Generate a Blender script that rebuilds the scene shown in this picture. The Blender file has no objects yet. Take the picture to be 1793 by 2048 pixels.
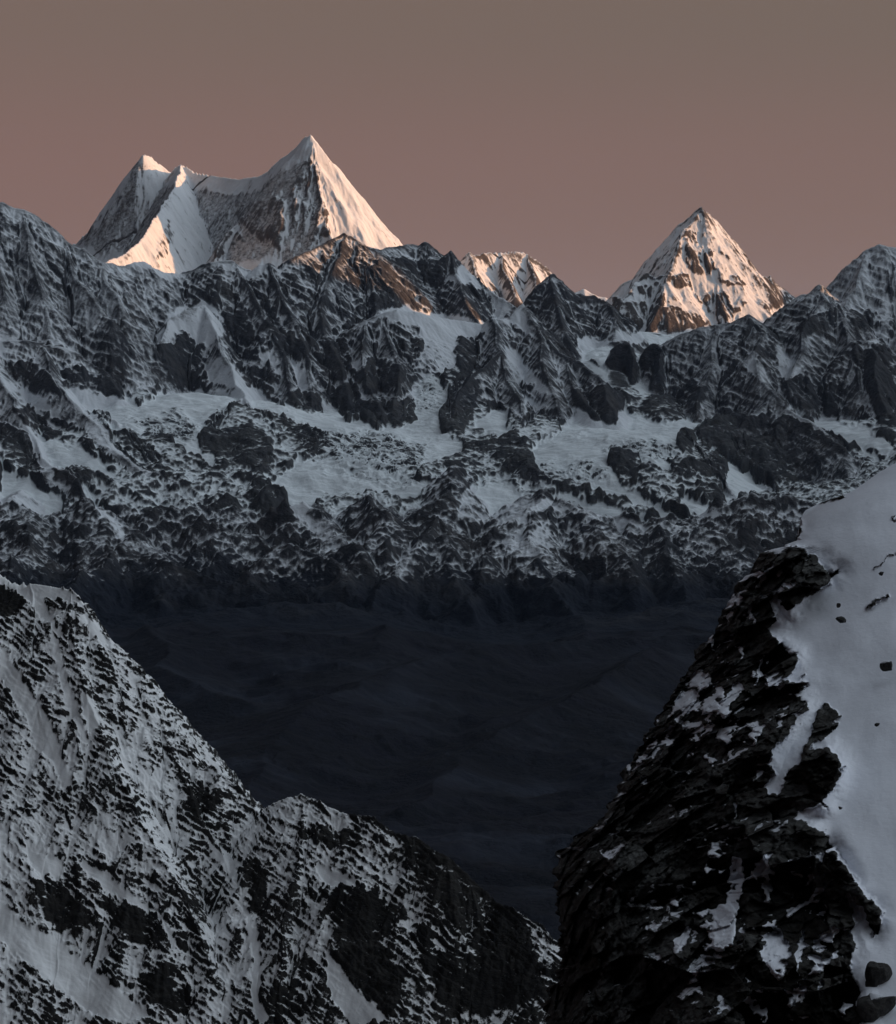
import bpy, math, os
import numpy as np
F32 = np.float32
R = math.radians
RES = float(os.environ.get('SCENE_RES', '1'))      # 1 = full mesh density

# ------------------------------------------------------------ camera, sky, sun
FPX, CX, CY = 4435.0, 896.5, 1024.0                # photograph's focal length and centre in its own pixels
PITCH = -math.atan(324.0 / FPX)
CP, SP = math.cos(PITCH), math.sin(PITCH)
SUN_ELEV, SUN_AZ = R(7), R(-3)                    # azimuth: degrees behind straight right
scene = bpy.context.scene
cam_data = bpy.data.cameras.new('camera')
cam = bpy.data.objects.new('camera', cam_data)
scene.collection.objects.link(cam)
cam.location = (0, 0, 0)
cam.rotation_euler = (R(90) + PITCH, 0, 0)
cam_data.sensor_fit = 'VERTICAL'
cam_data.sensor_height = 24.0
cam_data.lens = 24.0 * FPX / 2048.0
cam_data.clip_start = 1.0
cam_data.clip_end = 200000.0
scene.camera = cam
scene.view_settings.view_transform = 'Standard'
scene.view_settings.look = 'None'
scene.view_settings.gamma = 1.0
scene.view_settings.exposure = 0.0
scene.cycles.use_denoising = True
scene.cycles.max_bounces = 5
scene.cycles.diffuse_bounces = 3
scene.cycles.volume_bounces = 1
scene.cycles.volume_step_rate = 4.0

world = bpy.data.worlds.new('World')
scene.world = world
world.use_nodes = True
wn, wl = world.node_tree.nodes, world.node_tree.links
wn.clear()
w_out = wn.new('ShaderNodeOutputWorld')
w_bg = wn.new('ShaderNodeBackground')
w_tc = wn.new('ShaderNodeTexCoord')
w_sep = wn.new('ShaderNodeSeparateXYZ')
wl.new(w_tc.outputs['Generated'], w_sep.inputs[0])
w_ramp = wn.new('ShaderNodeValToRGB')             # dusk: mauve belt low, blue grey above
w_ramp.color_ramp.interpolation = 'EASE'
SKY = [(0.00, (.238, .146, .126)), (0.075, (.222, .138, .115)), (0.15, (.186, .136, .109)), (0.30, (.062, .062, .066)),
       (0.55, (.058, .066, .078)), (0.80, (.100, .116, .138)), (1.0, (.300, .345, .400))]
el = w_ramp.color_ramp.elements
while len(el) > 1:
    el.remove(el[0])
el[0].position = SKY[0][0]; el[0].color = SKY[0][1] + (1,)
for p_, c_ in SKY[1:]:
    e_ = el.new(p_); e_.color = c_ + (1,)
wl.new(w_sep.outputs['Z'], w_ramp.inputs['Fac'])
w_sky = wn.new('ShaderNodeTexSky')
w_sky.sky_type = 'NISHITA'
w_sky.sun_disc = False
w_sky.sun_elevation = SUN_ELEV
w_sky.sun_rotation = R(90) - SUN_AZ
w_sky.altitude = 5000
w_mul = wn.new('ShaderNodeVectorMath'); w_mul.operation = 'SCALE'
w_mul.inputs['Scale'].default_value = 0.003
wl.new(w_sky.outputs['Color'], w_mul.inputs[0])
w_add = wn.new('ShaderNodeVectorMath'); w_add.operation = 'ADD'
w_tr = wn.new('ShaderNodeMapRange')
w_tr.inputs['From Min'].default_value = -0.25; w_tr.inputs['From Max'].default_value = 0.25
wl.new(w_sep.outputs['X'], w_tr.inputs['Value'])
w_tm = wn.new('ShaderNodeMix'); w_tm.data_type = 'RGBA'
w_tm.inputs[6].default_value = (1.0, 0.935, 0.94, 1); w_tm.inputs[7].default_value = (0.94, 0.95, 0.94, 1)
wl.new(w_tr.outputs[0], w_tm.inputs['Factor'])
w_tv = wn.new('ShaderNodeVectorMath'); w_tv.operation = 'MULTIPLY'
wl.new(w_ramp.outputs['Color'], w_tv.inputs[0]); wl.new(w_tm.outputs[2], w_tv.inputs[1])
wl.new(w_tv.outputs[0], w_add.inputs[0])
wl.new(w_mul.outputs[0], w_add.inputs[1])
wl.new(w_add.outputs[0], w_bg.inputs['Color'])
# broad twilight glow high on the sunset side (right, a little behind the camera)
w_dot = wn.new('ShaderNodeVectorMath'); w_dot.operation = 'DOT_PRODUCT'
w_dot.inputs[1].default_value = (0.85, 0.05, 0.52)
wl.new(w_tc.outputs['Generated'], w_dot.inputs[0])
w_gl = wn.new('ShaderNodeMapRange'); w_gl.interpolation_type = 'SMOOTHSTEP'
w_gl.inputs['From Min'].default_value = 0.45; w_gl.inputs['From Max'].default_value = 1.0
wl.new(w_dot.outputs['Value'], w_gl.inputs['Value'])
w_gc = wn.new('ShaderNodeVectorMath'); w_gc.operation = 'SCALE'
w_gc.inputs[0].default_value = (0.84, 0.95, 1.05)
wl.new(w_gl.outputs[0], w_gc.inputs['Scale'])
w_ad2 = wn.new('ShaderNodeVectorMath'); w_ad2.operation = 'ADD'
w_d2 = wn.new('ShaderNodeVectorMath'); w_d2.operation = 'DOT_PRODUCT'   # the sky darkens away from the sunset
w_d2.inputs[1].default_value = (0.75, 0.66, 0.25)
wl.new(w_tc.outputs['Generated'], w_d2.inputs[0])
w_dk = wn.new('ShaderNodeMapRange'); w_dk.interpolation_type = 'SMOOTHSTEP'
w_dk.inputs['From Min'].default_value = -0.45; w_dk.inputs['From Max'].default_value = 0.42
w_dk.inputs['To Min'].default_value = 0.22; w_dk.inputs['To Max'].default_value = 1.0
wl.new(w_d2.outputs['Value'], w_dk.inputs['Value'])
w_sc2 = wn.new('ShaderNodeVectorMath'); w_sc2.operation = 'SCALE'
wl.new(w_add.outputs[0], w_sc2.inputs[0]); wl.new(w_dk.outputs[0], w_sc2.inputs['Scale'])
wl.new(w_sc2.outputs[0], w_ad2.inputs[0]); wl.new(w_gc.outputs[0], w_ad2.inputs[1])
wl.new(w_ad2.outputs[0], w_bg.inputs['Color'])
w_bg.inputs['Strength'].default_value = 1.0
wl.new(w_bg.outputs[0], w_out.inputs['Surface'])

sun_data = bpy.data.lights.new('sun', 'SUN')
sun_data.energy = 5.0
sun_data.angle = R(0.5)
sun_data.color = (1.0, 0.50, 0.225)
sun = bpy.data.objects.new('sun', sun_data)
scene.collection.objects.link(sun)
from mathutils import Vector
sdir = Vector((math.cos(SUN_AZ) * math.cos(SUN_ELEV), math.sin(SUN_AZ) * math.cos(SUN_ELEV), math.sin(SUN_ELEV)))
sun.rotation_euler = sdir.to_track_quat('Z', 'Y').to_euler()

# ------------------------------------------------------------ helpers: projection
def t_of(py):                                       # pixel row -> z / y
    b = (CY - py) / FPX
    return (SP + b * CP) / (CP - b * SP)
def u_of(px, py):                                   # pixel -> x / y
    t = t_of(py)
    return (px - CX) / FPX * (CP + t * SP)
def P(px, py, D):
    return (u_of(px, py) * D, D, t_of(py) * D)
def to_px(x, y, z):
    fw = y * CP + z * SP
    return CX + FPX * x / fw, CY - FPX * (-y * SP + z * CP) / fw

# ------------------------------------------------------------ helpers: noise
rng = np.random.RandomState(7)
_ang = rng.rand(256, 256).astype(F32) * 6.2831853
GX, GY = np.cos(_ang), np.sin(_ang)
R1, R2 = rng.rand(256, 256).astype(F32), rng.rand(256, 256).astype(F32)
PERM = rng.permutation(256).astype(np.int32)
G3 = rng.normal(size=(256, 3)).astype(F32); G3 /= np.linalg.norm(G3, axis=1)[:, None]
def perlin(x, y, s=0):
    x = x + F32(17.3 * s); y = y + F32(31.7 * s)
    xi = np.floor(x); yi = np.floor(y)
    fx = (x - xi).astype(F32); fy = (y - yi).astype(F32)
    xi = xi.astype(np.int32) & 255; yi = yi.astype(np.int32) & 255
    x1 = (xi + 1) & 255; y1 = (yi + 1) & 255
    u = fx * fx * fx * (fx * (fx * 6 - 15) + 10); v = fy * fy * fy * (fy * (fy * 6 - 15) + 10)
    a = GX[xi, yi] * fx + GY[xi, yi] * fy
    b = GX[x1, yi] * (fx - 1) + GY[x1, yi] * fy
    c = GX[xi, y1] * fx + GY[xi, y1] * (fy - 1)
    d = GX[x1, y1] * (fx - 1) + GY[x1, y1] * (fy - 1)
    a += (b - a) * u; c += (d - c) * u
    return (a + (c - a) * v) * F32(1.5)
def fbm(x, y, o=4, s=0, g=0.5, ridged=False):
    r = 0; a = 1.0; n = 0
    for k in range(o):
        v = perlin(x * F32(2.03 ** k), y * F32(2.03 ** k), s + k)
        if ridged: v = 1 - 2 * np.abs(v)
        r = r + v * F32(a); n += a; a *= g
    return r / F32(n)
def perlin3(x, y, z, s=0):
    x = x + F32(13.7 * s); y = y + F32(7.9 * s); z = z + F32(23.1 * s)
    xi = np.floor(x); yi = np.floor(y); zi = np.floor(z)
    fx = (x - xi).astype(F32); fy = (y - yi).astype(F32); fz = (z - zi).astype(F32)
    xi = xi.astype(np.int32); yi = yi.astype(np.int32); zi = zi.astype(np.int32)
    u = fx * fx * (3 - 2 * fx); v = fy * fy * (3 - 2 * fy); w = fz * fz * (3 - 2 * fz)
    out = 0
    for k in (0, 1):
        for j in (0, 1):
            for i in (0, 1):
                h = PERM[(PERM[(PERM[(xi + i) & 255] + yi + j) & 255] + zi + k) & 255]
                g = G3[h, 0] * (fx - i) + G3[h, 1] * (fy - j) + G3[h, 2] * (fz - k)
                out = out + g * (u if i else 1 - u) * (v if j else 1 - v) * (w if k else 1 - w)
    return out * F32(1.4)
def fbm3(x, y, z, o=4, s=0, g=0.5, ridged=False):
    r = 0; a = 1.0; n = 0
    for k in range(o):
        f = F32(2.03 ** k)
        v = perlin3(x * f, y * f, z * f, s + k)
        if ridged: v = 1 - 2 * np.abs(v)
        r = r + v * F32(a); n += a; a *= g
    return r / F32(n)
def smooth(a, b, x):
    t = np.clip((x - a) / (b - a), 0, 1)
    return t * t * (3 - 2 * t)

def erode(X, Y, gx, gy, lam, amp, octaves, keep=None, seed=0, branch=0.6):
    """branching gullies that run down the slope (gx, gy); amp is relative to the wavelength"""
    H = np.zeros_like(X)
    for o in range(octaves):
        g = np.sqrt(gx * gx + gy * gy) + F32(1e-4)
        sx, sy = -gy / g, gx / g
        st = np.minimum(g, 1.3) / 1.3
        fx, fy = X / F32(lam), Y / F32(lam)
        bx, by = np.floor(fx), np.floor(fy)
        c = np.zeros_like(X); s = np.zeros_like(X); W = np.zeros_like(X)
        for i in (-1, 0, 1):
            for j in (-1, 0, 1):
                ii = (bx + i).astype(np.int32) & 255; jj = (by + j + 37 * o + 11 * seed).astype(np.int32) & 255
                vx = fx - (bx + i + R1[ii, jj]); vy = fy - (by + j + R2[ii, jj])
                w = np.maximum(np.exp(-(vx * vx + vy * vy) * 2.2) - F32(0.02), 0)
                ph = (vx * sx + vy * sy) * F32(6.2831853 * 1.15)
                c += np.cos(ph) * w; s += np.sin(ph) * w; W += w
        W += F32(1e-3)
        c /= W; s /= W
        m = np.sqrt(c * c + s * s) + F32(0.25)
        c /= m; s /= m
        a = F32(amp * lam) * st
        if keep is not None:
            a = a * np.clip(keep / F32(0.8 * lam), 0.0, 1)
        H += a * c
        k = -s * a * F32(6.2831853 * 1.15 / lam) * F32(branch)
        gx = gx + k * sx; gy = gy + k * sy
        lam *= 0.5
    return H

def box(A, r):
    c = np.cumsum(np.pad(A, ((r + 1, r), (0, 0)), 'edge'), 0, dtype=np.float64); A = (c[2 * r + 1:] - c[:-2 * r - 1]) / (2 * r + 1)
    c = np.cumsum(np.pad(A, ((0, 0), (r + 1, r)), 'edge'), 1, dtype=np.float64); return ((c[:, 2 * r + 1:] - c[:, :-2 * r - 1]) / (2 * r + 1)).astype(F32)

# ------------------------------------------------------------ helpers: polygons painted on real surfaces
def zoom(k, ox, oy, pts):
    return [(ox + a / k, oy + b / k) for a, b in pts]
def paint(px, py, out, polys, warp=5.0, wl=14.0, soft=5.0, ok=None):
    """adds value*inside(poly) for rock bands and snow patches (px, py: where each point of the surface lies)"""
    wx = px + warp * fbm(px / wl, py / wl, 3, 50); wy = py + warp * fbm(px / wl, py / wl, 3, 60)
    for val, pts in polys:
        xs = [p[0] for p in pts]; ys = [p[1] for p in pts]
        m = soft * 2 + 2
        sel = (wx > min(xs) - m) & (wx < max(xs) + m) & (wy > min(ys) - m) & (wy < max(ys) + m)
        if ok is not None: sel &= ok
        idx = np.nonzero(sel)
        if len(idx[0]) == 0: continue
        x = wx[idx]; y = wy[idx]
        inside = np.zeros(x.shape, bool); d2 = np.full(x.shape, 1e9, F32)
        n = len(pts)
        for i in range(n):
            x0, y0 = pts[i]; x1, y1 = pts[(i + 1) % n]
            if y0 != y1:
                inside ^= ((y0 > y) != (y1 > y)) & (x < (x1 - x0) * (y - y0) / (y1 - y0) + x0)
            dx, dy = x1 - x0, y1 - y0
            t = np.clip(((x - x0) * dx + (y - y0) * dy) / (dx * dx + dy * dy + 1e-9), 0, 1)
            d2 = np.minimum(d2, (x - x0 - t * dx) ** 2 + (y - y0 - t * dy) ** 2)
        sd = np.sqrt(d2) * np.where(inside, 1, -1)
        out[idx] += val * smooth(-soft, soft, sd)
    return out

# ------------------------------------------------------------ helpers: meshes
def link(o, label=None, cat=None, kind=None, group=None, parent=None):
    scene.collection.objects.link(o)
    if parent is not None: o.parent = parent
    if label: o['label'] = label
    if cat: o['category'] = cat
    if kind: o['kind'] = kind
    if group: o['group'] = group
    return o
def mesh_from(name, co, faces, mat, attrs=None, smooth_=True):
    me = bpy.data.meshes.new(name)
    nv, nf = len(co), len(faces)
    k = faces.shape[1]
    me.vertices.add(nv); me.vertices.foreach_set('co', np.ascontiguousarray(co, dtype=F32).ravel())
    me.loops.add(nf * k); me.loops.foreach_set('vertex_index', np.ascontiguousarray(faces, dtype=np.int32).ravel())
    me.polygons.add(nf)
    me.polygons.foreach_set('loop_start', np.arange(0, nf * k, k, dtype=np.int32))
    me.polygons.foreach_set('loop_total', np.full(nf, k, dtype=np.int32))
    if smooth_: me.polygons.foreach_set('use_smooth', np.ones(nf, dtype=bool))
    for an, av in (attrs or {}).items():
        a = me.attributes.new(an, 'FLOAT', 'POINT')
        a.data.foreach_set('value', np.ascontiguousarray(av, dtype=F32).ravel())
    me.update()
    me.materials.append(mat)
    return bpy.data.objects.new(name, me)
def quads(nr, nc):
    i = np.arange(nr - 1)[:, None] * nc + np.arange(nc - 1)[None, :]
    return np.stack([i, i + 1, i + nc + 1, i + nc], -1).reshape(-1, 4)
def submesh(name, co, faces, mat, attrs):
    used = np.unique(faces)
    remap = np.zeros(len(co), np.int32); remap[used] = np.arange(len(used))
    return mesh_from(name, co[used], remap[faces], mat, {k: v[used] for k, v in attrs.items()})

# ------------------------------------------------------------ materials
def terrain_material(name, s, snow_col, rock_a, rock_b, edge=0.35, fine=0.9, bump_rock=1.0, bump_snow=0.25,
                     low=None, tilt=0.0, stretch=(1, 1, 1), rough_rock=0.85):
    """s = size of the finest visible grain in metres; 'snow' attribute decides snow or rock, broken up by noise"""
    m = bpy.data.materials.new(name); m.use_nodes = True
    n, l = m.node_tree.nodes, m.node_tree.links
    b = n['Principled BSDF']
    geo = n.new('ShaderNodeNewGeometry')
    mr = n.new('ShaderNodeMapping'); l.new(geo.outputs['Position'], mr.inputs['Vector']); mr.inputs['Rotation'].default_value = (0, tilt, 0)
    mp = n.new('ShaderNodeMapping'); l.new(mr.outputs[0], mp.inputs['Vector']); mp.inputs['Scale'].default_value = stretch
    at = n.new('ShaderNodeAttribute'); at.attribute_name = 'snow'
    def noise(scale, det=6, rough=0.6, vec=None, dist=0.0):
        q = n.new('ShaderNodeTexNoise'); q.inputs['Scale'].default_value = scale; q.inputs['Detail'].default_value = det
        q.inputs['Roughness'].default_value = rough; q.inputs['Distortion'].default_value = dist
        l.new((vec or mp.outputs[0]), q.inputs['Vector']); return q.outputs['Fac']
    def math_(op, a, b_=None, c=None):
        q = n.new('ShaderNodeMath'); q.operation = op
        for i, v in enumerate((a, b_, c)):
            if v is None: continue
            if isinstance(v, (int, float)): q.inputs[i].default_value = v
            else: l.new(v, q.inputs[i])
        return q.outputs[0]
    def ramp(v, a, b_, ca=(0, 0, 0), cb=(1, 1, 1)):
        q = n.new('ShaderNodeMapRange'); q.interpolation_type = 'SMOOTHSTEP'
        q.inputs['From Min'].default_value = a; q.inputs['From Max'].default_value = b_; l.new(v, q.inputs['Value']); return q.outputs[0]
    def mixc(f, a, c):
        q = n.new('ShaderNodeMix'); q.data_type = 'RGBA'
        l.new(f, q.inputs['Factor'])
        for sock, v in ((q.inputs[6], a), (q.inputs[7], c)):
            if isinstance(v, tuple): sock.default_value = v + (1,)
            else: l.new(v, sock)
        return q.outputs[2]
    n1 = noise(1 / (s * 7), 8, 0.68)
    n2 = noise(1 / (s * 1.6), 4, 0.6)
    n3 = noise(1 / (s * 60), 5, 0.6)
    brk = math_('MULTIPLY', math_('ADD', math_('SUBTRACT', n1, 0.5), math_('MULTIPLY', math_('SUBTRACT', n2, 0.5), 0.5)), fine * 2)
    mask = ramp(math_('ADD', at.outputs['Fac'], brk), -edge * 0.5, edge * 0.5)
    rk = mixc(ramp(n3, 0.35, 0.68), rock_a, rock_b)
    rk2 = mixc(ramp(n1, 0.32, 0.7), rk, tuple(c * 0.45 for c in rock_a))
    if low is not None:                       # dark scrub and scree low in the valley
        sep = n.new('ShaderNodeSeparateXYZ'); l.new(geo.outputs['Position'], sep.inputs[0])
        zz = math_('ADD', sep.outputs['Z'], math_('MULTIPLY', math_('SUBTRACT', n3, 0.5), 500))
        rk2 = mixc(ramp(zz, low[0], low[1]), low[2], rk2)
    sn = mixc(ramp(n3, 0.3, 0.7), snow_col, tuple(c * 0.90 for c in snow_col))
    col = mixc(mask, rk2, sn)
    l.new(col, b.inputs['Base Color'])
    b.inputs['Roughness'].default_value = rough_rock
    b.inputs['Specular IOR Level'].default_value = 0.15
    bp = n.new('ShaderNodeBump'); bp.inputs['Distance'].default_value = s * 1.0
    hr = math_('MULTIPLY', math_('ADD', math_('MULTIPLY', n1, 3.5), n2), bump_rock)
    hs = math_('MULTIPLY', math_('ADD', math_('MULTIPLY', n1, 2.0), math_('MULTIPLY', n2, 0.4)), bump_snow)
    q = n.new('ShaderNodeMix'); q.data_type = 'FLOAT'; l.new(mask, q.inputs[0]); l.new(hr, q.inputs[2]); l.new(hs, q.inputs[3])
    l.new(q.outputs[0], bp.inputs['Height']); bp.inputs['Strength'].default_value = 0.9
    l.new(bp.outputs[0], b.inputs['Normal'])
    return m
SNOW = (0.78, 0.80, 0.83)
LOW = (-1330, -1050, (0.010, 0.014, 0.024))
M_high = terrain_material('high_peak_snow_rock', 5, SNOW, (0.110, 0.096, 0.088), (0.078, 0.068, 0.063), fine=0.95, edge=0.8, bump_rock=1.0, bump_snow=0.55)
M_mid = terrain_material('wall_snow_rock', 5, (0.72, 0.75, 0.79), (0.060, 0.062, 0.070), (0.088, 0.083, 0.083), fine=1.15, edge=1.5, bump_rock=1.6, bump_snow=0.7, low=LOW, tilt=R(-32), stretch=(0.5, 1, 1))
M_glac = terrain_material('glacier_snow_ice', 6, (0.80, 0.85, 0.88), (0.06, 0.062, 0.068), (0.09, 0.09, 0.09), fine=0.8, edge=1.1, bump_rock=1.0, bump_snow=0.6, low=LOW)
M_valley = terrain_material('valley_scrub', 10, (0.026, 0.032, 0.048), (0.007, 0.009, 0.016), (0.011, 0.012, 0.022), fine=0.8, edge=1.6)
M_left = terrain_material('left_ridge_snow_rock', 0.6, (0.88, 0.89, 0.90), (0.022, 0.021, 0.021), (0.045, 0.043, 0.041), fine=1.0, edge=0.35, bump_rock=1.1, bump_snow=0.3, tilt=R(-24), stretch=(0.45, 1, 1))
M_cliff = terrain_material('near_cliff_rock_snow', 0.10, (0.76, 0.78, 0.84), (0.022, 0.019, 0.016), (0.130, 0.132, 0.130), fine=0.75, edge=0.14, bump_rock=1.8, bump_snow=0.4, tilt=R(-28), stretch=(0.5, 1, 1.3))

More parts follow.
